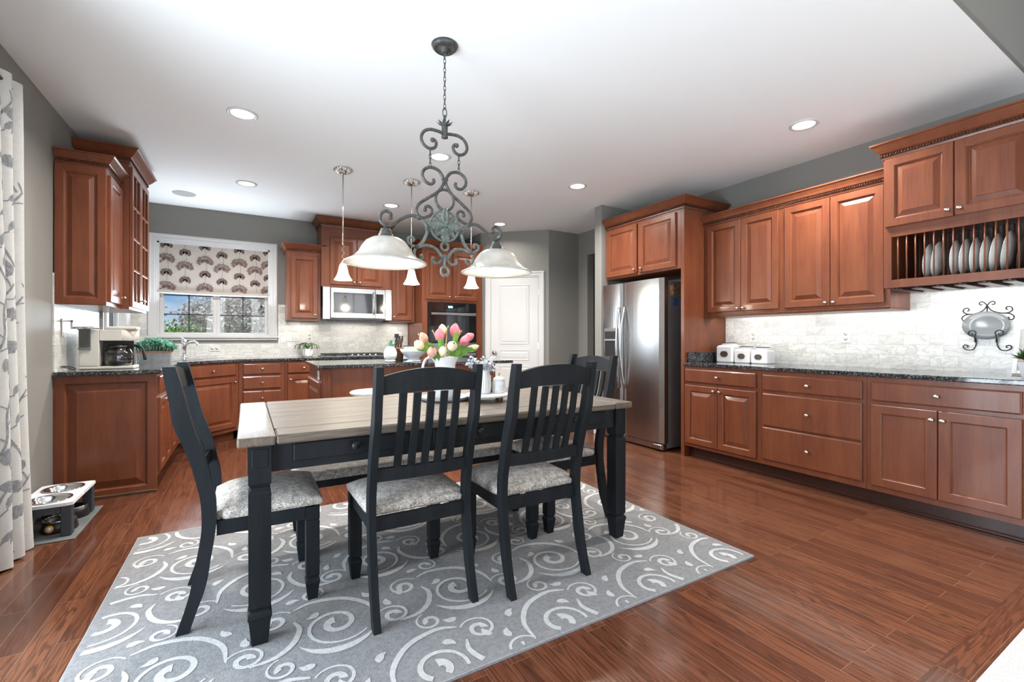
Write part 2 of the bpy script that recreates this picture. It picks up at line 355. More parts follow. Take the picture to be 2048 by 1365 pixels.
def mk(name, bm, mats, parent=None, loc=(0, 0, 0), rot=(0, 0, 0), fix=True):
    if fix: bmesh.ops.recalc_face_normals(bm, faces=bm.faces)
    me = bpy.data.meshes.new(name); bm.to_mesh(me); bm.free()
    for m in (mats if isinstance(mats, (list, tuple)) else [mats]): me.materials.append(m)
    o = bpy.data.objects.new(name, me); COL.objects.link(o); o.parent = parent; o.location = loc; o.rotation_euler = rot; return o
def tag(o, label, cat, group=None, kind=None):
    o['label'] = label; o['category'] = cat
    if group: o['group'] = group
    if kind: o['kind'] = kind
    return o
def thing(name, label, cat, loc=(0, 0, 0), rz=0, group=None):
    o = bpy.data.objects.new(name, None); COL.objects.link(o); o.location = loc; o.rotation_euler = (0, 0, rz); o.empty_display_size = .1
    return tag(o, label, cat, group)
def struct(name, bm, mats, parent=None, loc=(0, 0, 0), rot=(0, 0, 0)):
    o = mk(name, bm, mats, parent, loc, rot)
    if parent is None: o['kind'] = 'structure'
    return o
def dup(root, loc=None, rz=None, label=None, group=None):
    r = root.copy(); COL.objects.link(r)
    if loc is not None: r.location = loc
    if rz is not None: r.rotation_euler = (0, 0, rz)
    if label: r['label'] = label
    if group: r['group'] = group
    for ch in list(root.children):
        c = ch.copy(); COL.objects.link(c); c.parent = r
        for g in ch.children:
            d = g.copy(); COL.objects.link(d); d.parent = c
    return r
def bx(name, a, b, mats, parent=None, bev=0, st=False, seg=1):
    bm = nb(); box(bm, a, b, bev, seg)
    return struct(name, bm, mats, parent) if st else mk(name, bm, mats, parent)

# ================================================================== room shell
XR, YB, XL, H = 4.35, 6.70, -1.15, 2.743
def wall_cells(bm, axis, p0, p1, u0, u1, z0, z1, holes):
    us = sorted({u0, u1, *[h[0] for h in holes], *[h[1] for h in holes]}); zs = sorted({z0, z1, *[h[2] for h in holes], *[h[3] for h in holes]})
    for i in range(len(us) - 1):
        for j in range(len(zs) - 1):
            cu, cz = (us[i] + us[i + 1]) / 2, (zs[j] + zs[j + 1]) / 2
            if any(h[0] < cu < h[1] and h[2] < cz < h[3] for h in holes): continue
            if axis == 'X': box(bm, (p0, us[i], zs[j]), (p1, us[i + 1], zs[j + 1]))
            else: box(bm, (us[i], p0, zs[j]), (us[i + 1], p1, zs[j + 1]))
bm = nb(); wall_cells(bm, 'Y', YB, YB + .14, XL - .14, 3.25, 0, H, [(-.908, .263, 1.16, 2.304)]); struct('wall_back', bm, M_wall)
bm = nb(); wall_cells(bm, 'X', XL - .14, XL, -5.0, YB, 0, H, [(.85, 2.85, 0, 2.08), (5.50, 6.45, 1.16, 2.304)])
box(bm, (XL - .14, -5, H), (XL, .79, 4.6)); struct('wall_left', bm, M_wall)
bm = nb(); wall_cells(bm, 'X', XR, XR + .12, -5.0, 5.42, 0, H, [(4.23, 5.21, 0, 2.39)]); box(bm, (XR, -5, H), (XR + .12, .79, 4.6)); struct('wall_right', bm, M_wall)
bx('wall_wing', (3.64, 4.10, 0), (XR, 4.22, H), M_wall, st=True)
bx('wall_passage', (3.80, 5.42, 0), (5.6, 5.54, H), M_wall, st=True)
bm = nb(); box(bm, (0, 0, 0), (1.010, .12, H)); struct('wall_pantry', bm, M_wall, loc=(3.055, 6.10, 0), rot=(0, 0, -math.radians(42.4)))
bx('wall_oven_side', (3.035, 6.105, 0), (3.06, YB, H), M_wall, st=True)
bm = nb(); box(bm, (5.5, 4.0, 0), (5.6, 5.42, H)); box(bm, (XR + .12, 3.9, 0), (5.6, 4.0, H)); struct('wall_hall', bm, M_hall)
bx('wall_header', (XL, .772, H - .0005), (XR, .789, 4.6), M_wall, st=True)
bm = nb(); wall_cells(bm, 'Y', -5.12, -5.0, XL - .14, XR + .12, 0, 4.6, [(x - .75, x + .75, .45, 3.05) for x in (-.35, 1.6, 3.45)]); struct('wall_front', bm, M_wall)
bx('ceiling', (XL - .14, .79, H), (5.6, YB + .14, H + .06), M_ceil, st=True)
o = bx('ceiling_family_room', (XL - .14, -5.12, 4.6), (XR + .12, .90, 4.66), M_ceil, st=True)
bx('floor', (XL - .3, .617, -.06), (5.6, YB + .14, 0), M_floor, st=True)
bx('floor_border', (XL, .514, -.06), (XR, .616, .0005), M_border, st=True)
bx('floor_carpet', (XL, -5.0, -.06), (XR, .5135, .010), M_carpet, st=True)
# shoe mouldings and baseboards
bx('baseboard_passage', (3.80, 5.405, 0), (XR, 5.42, .10), M_trim, st=True, bev=.003)
bx('baseboard_wing', (3.628, 4.10, 0), (3.64, 4.232, .10), M_trim, st=True, bev=.003)
bx('baseboard_left', (XL, 2.95, 0), (XL + .014, 4.25, .10), M_trim, st=True, bev=.003)
# marble tile splashbacks
bm = nb(); box(bm, (XR - .009, .30, .914), (XR, 2.965, 1.60)); struct('wall_right_tile', bm, M_marbleY)
bm = nb(); wall_cells(bm, 'Y', YB - .009, YB, XL, 2.10, .914, 1.60, [(-.985, .358, 1.09, 1.60)]); struct('wall_back_tile', bm, M_marbleX)
bm = nb(); wall_cells(bm, 'X', XL, XL + .009, 4.28, YB, .914, 1.60, [(5.40, 6.55, 1.09, 1.60)]); struct('wall_left_tile', bm, M_marbleY)

# ---- windows
def window(name, loc, rz, w, z0, z1, sash=True):
    r = bpy.data.objects.new(name, None); COL.objects.link(r); r.location = loc; r.rotation_euler = (0, 0, rz); r['kind'] = 'structure'
    c = .088; t = .022
    bm = nb()
    for k, (e, yy) in enumerate(((0, -.014), (.03, -.022), (.062, -.026))):   # stepped casing profile
        x0, x1, za, zb = -w / 2 - c + e * 0, w / 2 + c, z0, z1 + c
    def ring(a, b, y):
        box(bm, (-w / 2 - b, y, z0), (-w / 2 - a, 0, z1 + b), .002); box(bm, (w / 2 + a, y, z0), (w / 2 + b, 0, z1 + b), .002)
        box(bm, (-w / 2 - a, y, z1 + a), (w / 2 + a, 0, z1 + b), .002)
    ring(0, .088, -.014); ring(.02, .084, -.020); ring(.058, .08, -.028)
    mk('window_casing', bm, M_trim, r)
    bm = nb(); box(bm, (-w / 2 - .10, -.034, z0 - .028), (w / 2 + .10, .10, z0 - .002), .004); box(bm, (-w / 2 - .085, -.018, z0 - .055), (w / 2 + .085, 0, z0 - .028), .003); mk('window_sill', bm, M_trim, r)
    bm = nb()
    box(bm, (-w / 2, .0, z0), (-w / 2 + .02, .12, z1)); box(bm, (w / 2 - .02, 0, z0), (w / 2, .12, z1)); box(bm, (-w / 2, 0, z1 - .02), (w / 2, .12, z1)); box(bm, (-w / 2 + .02, .0, z0), (w / 2 - .02, .12, z0 + .018))
    fr = mk('window_frame', bm, M_trim, r)
    n = 2; ww = (w - .04) / n
    for k in range(n):
        x0 = -w / 2 + .02 + k * ww; x1 = x0 + ww; bm = nb(); s = .038
        box(bm, (x0, .05, z0 + .018), (x0 + s, .085, z1 - .02), .003); box(bm, (x1 - s, .05, z0 + .018), (x1, .085, z1 - .02), .003)
        box(bm, (x0 + s, .05, z0 + .018), (x1 - s, .085, z0 + .018 + s * .6), .003); box(bm, (x0 + s, .05, z1 - .02 - s), (x1 - s, .085, z1 - .02), .003)
        mk('window_sash', bm, M_trim, fr)
        bm = nb(); hh = (z1 - z0 - .06) / 5.0
        box(bm, ((x0 + x1) / 2 - .007, .058, z0 + .04), ((x0 + x1) / 2 + .007, .066, z1 - .05))
        for q in range(1, 5): box(bm, (x0 + s, .058, z0 + .02 + q * .232), (x1 - s, .066, z0 + .02 + q * .232 + .014)) if z0 + .02 + q * .232 < z1 - .06 else None
        mk('muntin', bm, M_slate, fr)
        bx('window_pane', (x0 + s, .068, z0 + .03), (x1 - s, .071, z1 - .05), M_glass, fr)
    return r
window('window_1', (-.3225, YB, 0), 0, 1.171, 1.185, 2.304)
window('window_2', (XL, 5.975, 0), PI / 2, .95, 1.185, 2.304)
r = bpy.data.objects.new('window_3', None); COL.objects.link(r); r['kind'] = 'structure'
bm = nb()
for y in (.85, 1.82, 2.79): box(bm, (XL - .10, y, 0), (XL - .05, y + .06, 2.08), .003)
for z in (0.0, 1.98): box(bm, (XL - .10, .85, z), (XL - .05, 2.85, z + .10), .003)
mk('window_frame', bm, M_trim, r)
bx('window_pane', (XL - .077, .91, .10), (XL - .072, 2.79, 1.98), M_glass, r)
for k, x in enumerate((-.35, 1.6, 3.45)):
    r = bpy.data.objects.new('window_%d' % (4 + k), None); COL.objects.link(r); r['kind'] = 'structure'
    bm = nb()
    for xx in (x - .75, x - .025, x + .70): box(bm, (xx, -5.08, .45), (xx + .05, -5.02, 3.05))
    for z in (.45, 1.72, 3.0): box(bm, (x - .70, -5.08, z), (x + .70, -5.02, z + .05))
    mk('window_frame', bm, M_trim, r)

# ---- pantry door on the diagonal wall
def ringpanel(bm, x0, z0, w, h, rings, mi=0):
    R = []
    for ins, y in rings:
        R.append([(x0 + ins, y, z0 + ins), (x0 + w - ins, y, z0 + ins), (x0 + w - ins, y, z0 + h - ins), (x0 + ins, y, z0 + h - ins)])
    loft(bm, R, True, False, mi); vs = [bm.verts.new(p) for p in R[-1]]; f = bm.faces.new(vs); f.material_index = mi
    b = [bm.verts.new(p) for p in R[0]]; f = bm.faces.new(b[::-1]); f.material_index = mi
    bmesh.ops.remove_doubles(bm, verts=bm.verts, dist=1e-6)
r = bpy.data.objects.new('door_1', None); COL.objects.link(r); r['kind'] = 'structure'; r.location = (3.055, 6.10, 0); r.rotation_euler = (0, 0, -math.radians(42.4))
bm = nb()
def casing(bm, x0, x1, zt, c):
    for a, b, y in ((0, c, -.014), (c * .22, c * .95, -.020), (c * .68, c * .92, -.027)):
        box(bm, (x0 - b, y, 0), (x0 - a, 0, zt + b), .002); box(bm, (x1 + a, y, 0), (x1 + b, 0, zt + b), .002); box(bm, (x0 - a, y, zt + a), (x1 + a, 0, zt + b), .002)
casing(bm, .140, .858, 2.055, .088); mk('door_casing', bm, M_trim, r)
bm = nb(); box(bm, (.143, -.010, .008), (.855, 0, 2.052), .002)
for x0, z0, ww, hh in ((.275, 1.072, .448, .875), (.275, .832, .448, .155), (.275, .17, .448, .58)):
    ringpanel(bm, x0, z0, ww, hh, [(0, -.010), (0, -.0105), (.006, -.018), (.014, -.014), (.026, -.0125), (.045, -.016), (.05, -.0165)])
mk('door_panel', bm, M_trim, r)
Mx = Matrix.Rotation(PI / 2, 4, 'X')
bm = nb(); lathe(bm, [(.0, .0), (.030, .002), (.032, .008), (.012, .012), (.011, .04), (.026, .048), (.031, .062), (.026, .075), (.0, .080)], n=24, M=Mx); mk('door_handle', bm, M_chrome, r, (.205, -.010, .945))
for z in (1.83, 1.05, .25): bx('hinge', (.852, -.018, z - .045), (.864, -.008, z + .045), M_nickel, r)
# brown door standing in the hall beyond the passage
r = bpy.data.objects.new('door_2', None); COL.objects.link(r); r['kind'] = 'structure'
bm = nb(); box(bm, (5.46, 4.05, 0), (5.5, 5.40, 2.3), .004); mk('door_panel', bm, M_walnut, r)

# ================================================================== cabinet kit (front faces local -y)
R_RAISED = [(0, 0), (0, -.016), (.004, -.020), (.052, -.020), (.056, -.015), (.060, -.013), (.062, -.007), (.068, -.007), (.096, -.0165), (.099, -.0185)]
R_FLAT = [(0, 0), (0, -.016), (.004, -.020), (.055, -.020), (.058, -.016), (.062, -.015), (.064, -.009)]
R_SLAB = [(0, 0), (0, -.012), (.009, -.019), (.011, -.019)]
def knob(parent, x, y, z, vert=False):
    bm = nb(); s = (1.45, 1) if not vert else (1, 1.0)
    lathe(bm, [(.0, 0), (.007, 0), (.006, .004), (.0045, .012), (.008, .016), (.0115, .021), (.0105, .026), (.005, .0295), (.0, .030)], n=16, sx=1.35, sy=1, M=Mx)
    return mk('knob', bm, M_nickel, parent, (x, y, z))
def door(parent, x0, z0, w, h, style=R_RAISED, kn=None, name='door', y=0):
    bm = nb(); ringpanel(bm, x0, z0, w, h, [(a, b + y) for a, b in style]); d = mk(name, bm, M_cherry, parent)
    if kn: knob(d, kn[0], y - .019, kn[1])
    return d
def crown(parent, w, d, z0, z1, out, lret=True, rret=True, name='crown_moulding'):
    hgt = z1 - z0
    prof = [(0, 0), (.006, 0), (.010, .12), (.010, .34), (.020, .40), (out * .55, .58), (out * .80, .80), (out * .86, .86), (out, .90), (out, 1.0), (0, 1.0)]
    bm = nb(); rings = []
    for o_, t in prof:
        z = z0 + t * hgt; pts = []
        if lret: pts += [(-o_, d, z), (-o_, -o_, z)]
        else: pts += [(0, -o_, z)]
        if rret: pts += [(w + o_, -o_, z), (w + o_, d, z)]
        else: pts += [(w, -o_, z)]
        rings.append(pts)
    loft(bm, rings, False, False)
    c = mk(name, bm, M_cherry, parent)
    bm = nb(); zr = z0 + hgt * .23; st = .016; rr = hgt * .095
    def rope(a, b):
        a = Vector(a); b = Vector(b); n = max(1, int((b - a).length / st)); dr = (b - a).normalized(); nrm = Vector((dr.y, -dr.x, 0))
        for k in range(n):
            p = a + (b - a) * ((k + .5) / n)
            q = [p - dr * st * .55 - Vector((0, 0, rr)), p + dr * st * .55 + Vector((0, 0, rr))]
            tube(bm, [q[0], (q[0] + q[1]) / 2 + nrm * .003, q[1]], [.0025, .0045, .0025], 6)
    rope((0 if not lret else -.012, -.013, zr), (w if not rret else w + .012, -.013, zr))
    if lret: rope((-.013, d, zr), (-.013, -.013, zr))
    if rret: rope((w + .013, -.013, zr), (w + .013, d, zr))
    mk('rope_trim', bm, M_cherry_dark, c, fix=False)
    return c
def base_cab(label, loc, rz, w, d, name='base_cabinet', group=None, top=.884):
    r = thing(name, label, 'cabinet', loc, rz, group)
    bm = nb(); box(bm, (0, 0, .105), (w, d, top), .001); box(bm, (0.0, .075, 0), (w, d, .105)); mk('body', bm, M_cherry, r)
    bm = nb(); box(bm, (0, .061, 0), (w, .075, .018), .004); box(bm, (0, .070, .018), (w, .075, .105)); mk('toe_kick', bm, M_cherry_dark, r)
    return r
def wall_cab(label, loc, rz, w, d, z0, z1, name='upper_cabinet', group=None, rail=True):
    r = thing(name, label, 'cabinet', (loc[0], loc[1], z0), rz, group)
    bm = nb(); box(bm, (0, 0, 0), (w, d, z1 - z0), .001); mk('body', bm, M_cherry, r)
    if rail:
        bm = nb(); box(bm, (0, -.006, -.012), (w, d, .0), .002); box(bm, (0, -.012, .0), (w, 0, .012), .003); mk('light_rail', bm, M_cherry, r)
    return r
# --- right wall base run
c = base_cab('cherry base cabinet beside the fridge, one drawer above two raised-panel doors', (3.705, 2.968, 0), -PI / 2, .763, .64)
door(c, .012, .73, .712, .125, R_SLAB, (.368, .793), 'drawer'); door(c, .012, .138, .352, .562, R_RAISED, (.335, .665)); door(c, .368, .138, .356, .562, R_RAISED, (.395, .665))
c = base_cab('cherry base cabinet with three wide stacked drawers in the right-hand run', (3.705, 2.204, 0), -PI / 2, .744, .64)
for z, hh in ((.722, .128), (.430, .266), (.150, .268)): door(c, .018, z, .703, hh, R_SLAB, (.370, z + hh / 2), 'drawer')
c = base_cab('cherry base cabinet below the wall plate, wide drawer over two flat-panel doors', (3.705, 1.459, 0), -PI / 2, .76, .64)
door(c, .028, .722, .702, .128, R_SLAB, (.374, .787), 'drawer'); door(c, .028, .145, .346, .552, R_FLAT, (.350, .640)); door(c, .378, .145, .352, .552, R_FLAT, (.402, .640))
c = base_cab('cherry base cabinet at the right edge of the picture, barely in view', (3.705, .698, 0), -PI / 2, .38, .64)
door(c, .03, .722, .32, .128, R_SLAB, None, 'drawer'); door(c, .03, .145, .32, .552, R_FLAT)
o = bx('granite_countertop', (3.678, .32, .885), (4.341, 2.967, .915), M_granite, bev=.005, seg=2)
tag(o, 'black speckled granite countertop along the right-hand marble wall', 'countertop')
o = bx('granite_side_splash', (3.735, 2.945, .9155), (4.340, 2.9665, 1.015), M_granite, bev=.002); tag(o, 'low strip of black granite upstand against the tall fridge end panel', 'splashback')
# --- right wall uppers
c = wall_cab('tall cherry wall cabinet next to the fridge, pair of raised-panel doors', (4.0, 2.966), -PI / 2, .775, .34, 1.372, 2.30)
door(c, .045, .036, .352, .86, R_RAISED, (.372, .062)); door(c, .401, .036, .345, .86, R_RAISED, (.428, .062)); crown(c, .775, .34, .905, 1.005, .05, False, False)
c = wall_cab('tall cherry wall cabinet between its twin and the plate rack', (4.0, 2.190), -PI / 2, .758, .34, 1.372, 2.30)
door(c, .022, .036, .35, .86, R_RAISED, (.345, .062)); door(c, .376, .036, .35, .86, R_RAISED, (.403, .062)); crown(c, .758, .34, .905, 1.005, .05, False, False)
# --- plate rack cabinet
c = thing('plate_rack_cabinet', 'cherry wall cabinet with two doors above an open dowel plate rack', 'cabinet', (3.885, 1.430, 1.50), -PI / 2)
W_, D_ = .775, .455
bm = nb(); box(bm, (0, 0, .395), (W_, D_, .91), .001)
box(bm, (0, 0, 0), (.045, D_, .395), .001); box(bm, (W_ - .045, 0, 0), (W_, D_, .395), .001); box(bm, (.045, 0, .355), (W_ - .045, .022, .395)); box(bm, (.045, 0, 0), (W_ - .045, .022, .055), .001)
mk('body', bm, M_cherry, c)
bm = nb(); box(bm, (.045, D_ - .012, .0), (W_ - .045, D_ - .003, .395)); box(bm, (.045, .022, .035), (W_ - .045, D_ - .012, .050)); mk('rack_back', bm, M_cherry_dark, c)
for k in range(14):
    x = .078 + k * .0475
    if x > W_ - .05: break
    for yy, zt in ((.012, .36), (D_ - .07, .39)):
        bm = nb(); tube(bm, [(x, yy, .05), (x, yy, zt)], .0048, 8); mk('dowel', bm, M_cherry, c, fix=False)
bm = nb()
for k in range(7):
    x = .06 + k * .108; box(bm, (x, .03, -.006), (x + .012, D_ - .05, .034)); box(bm, (x - .022, .03, -.014), (x + .034, D_ - .05, -.006))
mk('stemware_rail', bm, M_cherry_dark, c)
door(c, .014, .425, .357, .475, R_RAISED, (.345, .468)); door(c, .376, .425, .362, .475, R_RAISED, (.402, .468)); crown(c, W_, D_, .905, 1.015, .062, True, True)
# plates in the rack
bm = nb(); lathe(bm, [(.0, .004), (.070, .004), (.080, .008), (.120, .022), (.121, .026), (.080, .013), (.068, .009), (.0, .009)], n=36, M=Matrix.Rotation(-PI / 2, 4, 'X'))
P0 = mk('plate', bm, M_plate)
for k, (y, tl, sc_) in enumerate(((1.20, .10, 1), (1.155, .12, 1.02), (1.065, .06, 1), (1.020, .1, 1), (.972, .08, 1), (.925, .09, 1), (.880, .13, 1.03), (.828, .15, 1.06))):
    p = P0 if k == 0 else P0.copy()
    if k: COL.objects.link(p)
    p.location = (4.035, y, 1.5505 + .121 * sc_); p.rotation_euler = (tl, 0, 0); p.scale = (sc_,) * 3
    lab = ['leftmost grey-white plate standing in the dowel rack', 'second plate from the left in the dowel rack, tilted', 'third plate from the left in the dowel rack', 'fourth plate from the left in the dowel rack', 'fifth plate from the left in the dowel rack', 'sixth plate from the left in the dowel rack', 'seventh plate in the dowel rack, beside the largest one', 'largest plate, rightmost of the opaque ones in the dowel rack'][k]
    tag(p, lab, 'plate', 'plates standing in the dowel rack')
bm = nb(); lathe(bm, [(.0, .004), (.070, .004), (.110, .018), (.112, .021), (.070, .009), (.0, .009)], n=36, M=Matrix.Rotation(-PI / 2, 4, 'X'))
p = mk('glass_plate', bm, M_smoke, None, (4.12, .79, 1.5505 + .112), (.15, 0, 0)); tag(p, 'clear glass plate behind the largest plate in the dowel rack', 'plate')
# --- fridge surround
c = thing('fridge_cabinet', 'cherry cabinet over the fridge with tall end panel and crown moulding', 'cabinet', (3.70, 4.088, 0), -PI / 2)
bm = nb(); box(bm, (0, 0, 1.845), (1.078, .645, 2.43), .001); mk('body', bm, M_cherry, c)
bm = nb(); box(bm, (1.079, -.001, .0), (1.118, .645, 2.43), .001); mk('end_panel', bm, M_cherry, c)
door(c, .024, 1.867, .482, .545, R_RAISED, (.478, 1.91)); door(c, .546, 1.867, .478, .545, R_RAISED, (.576, 1.91)); crown(c, 1.118, .645, 2.435, 2.545, .062, False, True)
# --- fridge
f = thing('refrigerator', 'stainless side-by-side refrigerator with ice dispenser and bowed handles', 'refrigerator', (3.62, 4.085, 0), -PI / 2)
bm = nb(); box(bm, (.02, .075, .02), (.895, .715, 1.745), .004); mk('body', bm, M_fridge_side, f)
bm = nb(); box(bm, (.02, .01, .015), (.91, .075, .075), .004); box(bm, (.80, -.008, .02), (.905, .02, .07), .006); mk('base_grille', bm, M_steel, f)
def fdoor(x0, x1, hole=None):
    bm = nb(); n = 10; pts = []
    def fy(x): t = (x - x0) / (x1 - x0) * 2 - 1; return -.012 * (1 - t * t)
    rings = []
    for k in range(n + 1):
        x = x0 + (x1 - x0) * k / n; e = .012 if k in (0, n) else 0
        rings.append([(x, .068, .085), (x, fy(x) + e, .085), (x, fy(x) + e, 1.768), (x, .068, 1.768)])
    loft(bm, rings, True, True, 0, False); return bm
dl = mk('freezer_door', fdoor(.006, .352), M_steel, f); dr = mk('fridge_door', fdoor(.358, .930), M_steel, f)
def handle(x, sgn):
    bm = nb(); pts = []
    for k in range(15):
        t = k / 14; z = .60 + .90 * t; b = math.sin(PI * t); pts.append(Vector((x + sgn * .0 + sgn * .012 * (1 - b), -.018 - .055 * b, z)))
    rings = []
    for p in pts: rings.append([p + Vector((a, b, 0)) for a, b in ((-.014, .006), (-.012, -.006), (0, -.010), (.012, -.006), (.014, .006), (0, .010))])
    loft(bm, rings, True, True, 0, True); return bm
mk('handle', handle(.326, -1), M_steel, dl); mk('handle', handle(.386, 1), M_steel, dr)
bm = nb(); box(bm, (.07, -.016, .93), (.295, .0, 1.27), .003); dsp = mk('ice_dispenser', bm, M_steel, dl)
bm = nb(); box(bm, (.085, -.019, .945), (.28, -.016, 1.235)); mk('dispenser_recess', bm, M_blackplastic, dsp)
bm = nb(); box(bm, (.09, -.030, 1.125), (.275, -.0195, 1.145), .003); mk('dispenser_paddle', bm, M_nickel, dsp)
# papers held on the fridge side (facing the camera)
for nm, y0, y1, z0, z1, m_, lab, cat in (('fridge_photo', 3.75, 3.81, 1.60, 1.71, M_photo1, 'small orange and white card stuck at the top of the fridge side', 'card'),
        ('fridge_photo', 3.82, 3.95, 1.585, 1.72, M_photo2, 'dark busy photo collage stuck at the top of the fridge side', 'photo'),
        ('fridge_magnet', 3.80, 3.87, 1.49, 1.575, M_photo3, 'blue magnet below the photo collage on the fridge side', 'magnet')):
    bm = nb(); box(bm, (y0, 3.1885, z0), (y1, 3.1895, z1)); tag(mk(nm, bm, m_), lab, cat)
# --- canisters
def canister(y, s, label):
    c = thing('canister', label, 'canister', (4.155, y, .915), 0, 'white square canisters by the fridge panel')
    a = .078 * s; hh = .135 * s + (.016 if s > 1.05 else 0); ch = .026 * s
    def oc(k, z, c_=ch): return [(-k + c_, -k, z), (k - c_, -k, z), (k, -k + c_, z), (k, k - c_, z), (k - c_, k, z), (-k + c_, k, z), (-k, k - c_, z), (-k, -k + c_, z)]
    bm = nb(); loft(bm, [oc(a * .93, 0, .01), oc(a, .008, .012), oc(a, hh - .02, .012), oc(a * .9, hh - .004, .02), oc(a * .72, hh + .004, .03)]); mk('body', bm, M_white, c)
    bm = nb(); lathe(bm, [(0, hh), (a * .74, hh), (a * .78, hh + .006), (a * .78, hh + .018), (a * .6, hh + .022), (0, hh + .023)], n=28); l = mk('lid', bm, M_white, c)
    bm = nb(); torus(bm, (0, 0, hh + .020), a * .76, .0035, 'Z'); mk('lid_rim', bm, M_darkiron, l, fix=False)
    bm = nb(); w2, h2 = a * .50, a * .33
    pts = [(-w2, 0), (-w2 * .7, h2 * .8), (-w2 * .3, h2), (w2 * .3, h2), (w2 * .7, h2 * .8), (w2, 0), (w2 * .7, -h2 * .8), (w2 * .3, -h2), (-w2 * .3, -h2), (-w2 * .7, -h2 * .8)]
    loft(bm, [[(-a - .0005, -p, hh * .48 + q) for p, q in pts], [(-a - .004, -p * .95, hh * .48 + q * .95) for p, q in pts]]); mk('plaque', bm, M_plaque, c)
canister(2.795, 1.14, 'tallest white square canister, against the tall cherry panel')
canister(2.622, 1.0, 'middle white square canister between the tall one and the end one')
canister(2.458, .97, 'white square canister farthest from the fridge, end of the trio')
# --- outlets
def outlet(name, loc, rz, w, label, gang=1, sw=False, horiz=False, group=None):
    o = thing(name, label, 'outlet' if not sw else 'switch', loc, rz, group)
    h_ = .115
    if horiz: w, h_ = .118, .075
    bm = nb(); box(bm, (-w / 2, -.005, -h_ / 2), (w / 2, 0, h_ / 2), .002); mk('plate_cover', bm, M_outlet, o)
    for g in range(gang):
        x = (g - (gang - 1) / 2) * .046
        if sw: bx('toggle', (x - .011, -.010, -.028), (x + .011, -.005, .028), M_bisque, o, .001)
        else:
            for s in (-1, 1):
                bm = nb(); px, pz = (x, s * .021) if not horiz else (s * .023, 0)
                lathe(bm, [(.0, 0), (.015, 0), (.016, .002), (0, .0025)], c=(px, -.005, pz), n=16, M=Mx); sk = mk('socket', bm, M_outlet, o)
                bm = nb(); box(bm, (px - .007, -.0085, pz - .003), (px - .0045, -.0072, pz + .006)); box(bm, (px + .0045, -.0085, pz - .003), (px + .007, -.0072, pz + .006)); mk('slot', bm, M_slot, sk)
    return o
outlet('wall_outlet', (XR - .0095, 2.66, 1.172), -PI / 2, .075, 'white outlet on the marble just above the middle canister')
outlet('wall_outlet', (XR - .0095, 1.857, 1.168), -PI / 2, .075, 'white outlet alone in the middle of the right-hand marble wall')
outlet('wall_outlet', (-.34, YB - .0095, 1.03), 0, .115, 'white horizontal outlet under the sink window', horiz=True)
outlet('light_switch', (.536, YB - .0095, 1.175), 0, .165, 'three-gang white switch plate to the right of the sink window', 3, True)
outlet('wall_outlet', (.735, YB - .0095, 1.18), 0, .075, 'white outlet behind the small potted plant by the cooktop')
outlet('wall_outlet', (1.93, YB - .0095, 1.20), 0, .075, 'white outlet with a black charger, beside the oven cabinet')
bm = nb(); box(bm, (1.895, YB - .055, 1.165), (1.955, YB - .019, 1.225), .008, 2); tube(bm, spline([(1.925, YB - .04, 1.17), (1.91, YB - .06, 1.08), (1.85, YB - .10, .98), (1.80, YB - .2, .92)]), .0025, 6)
tag(mk('phone_charger', bm, M_blackplastic), 'black square charger plugged in beside the oven cabinet', 'charger')
# --- decorative glass plate on iron hanger
c = thing('plate_hanger', 'black wrought iron scroll plate hanger on the right-hand marble wall', 'plate hanger', (XR - .012, 1.018, 1.22), -PI / 2)
bm = nb()
def scroll(bm, pts, r, mir=True, y=0, k=6, n=8, ball_r=0, mi=0):
    for s in ((1, -1) if mir else (1,)):
        q = spline([(s * p[0], y, p[1]) for p in pts], k); tube(bm, q, r, n, mi)
        if ball_r: ball(bm, q[-1], ball_r, mi, 10)
scroll(bm, [(.0, .150), (.012, .170), (.028, .178), (.038, .168), (.032, .156), (.022, .160)], .0032)
scroll(bm, [(.0, .150), (.02, .118), (.06, .098), (.098, .098), (.118, .115), (.112, .135), (.094, .137), (.088, .124), (.098, .118)], .0032)
scroll(bm, [(.070, .096), (.105, .092), (.125, .072), (.118, .052), (.100, .056), (.102, .070)], .0032)
scroll(bm, [(.05, -.10), (.052, -.06), (.046, -.035), (.060, -.018), (.082, -.026), (.082, -.046), (.066, -.050), (.062, -.038)], .0032, y=-.035)
scroll(bm, [(.05, -.10), (.050, -.075), (.052, -.12), (.068, -.150), (.098, -.152), (.116, -.135), (.108, -.118), (.092, -.124), (.096, -.136)], .0032, y=-.012)
scroll(bm, [(.05, -.095), (.05, -.06)], .0032, y=-.022)
tube(bm, [(0, .0, .150), (0, .004, .0), (0, 0, -.06)], .003, 8)
mk('scroll_frame', bm, M_darkiron, c, fix=False)
bm = nb(); lathe(bm, [(.0, 0), (.055, .0), (.070, .006), (.110, .018), (.112, .022), (.068, .011), (.052, .006), (.0, .006)], n=48, sx=1.05, sy=.85, M=Mx)
tag(mk('glass_plate', bm, M_smoke, None, (XR - .022, 1.018, 1.235), (0, 0, -PI / 2)), 'smoky grey oval glass plate held by the scroll hanger on the wall', 'plate')
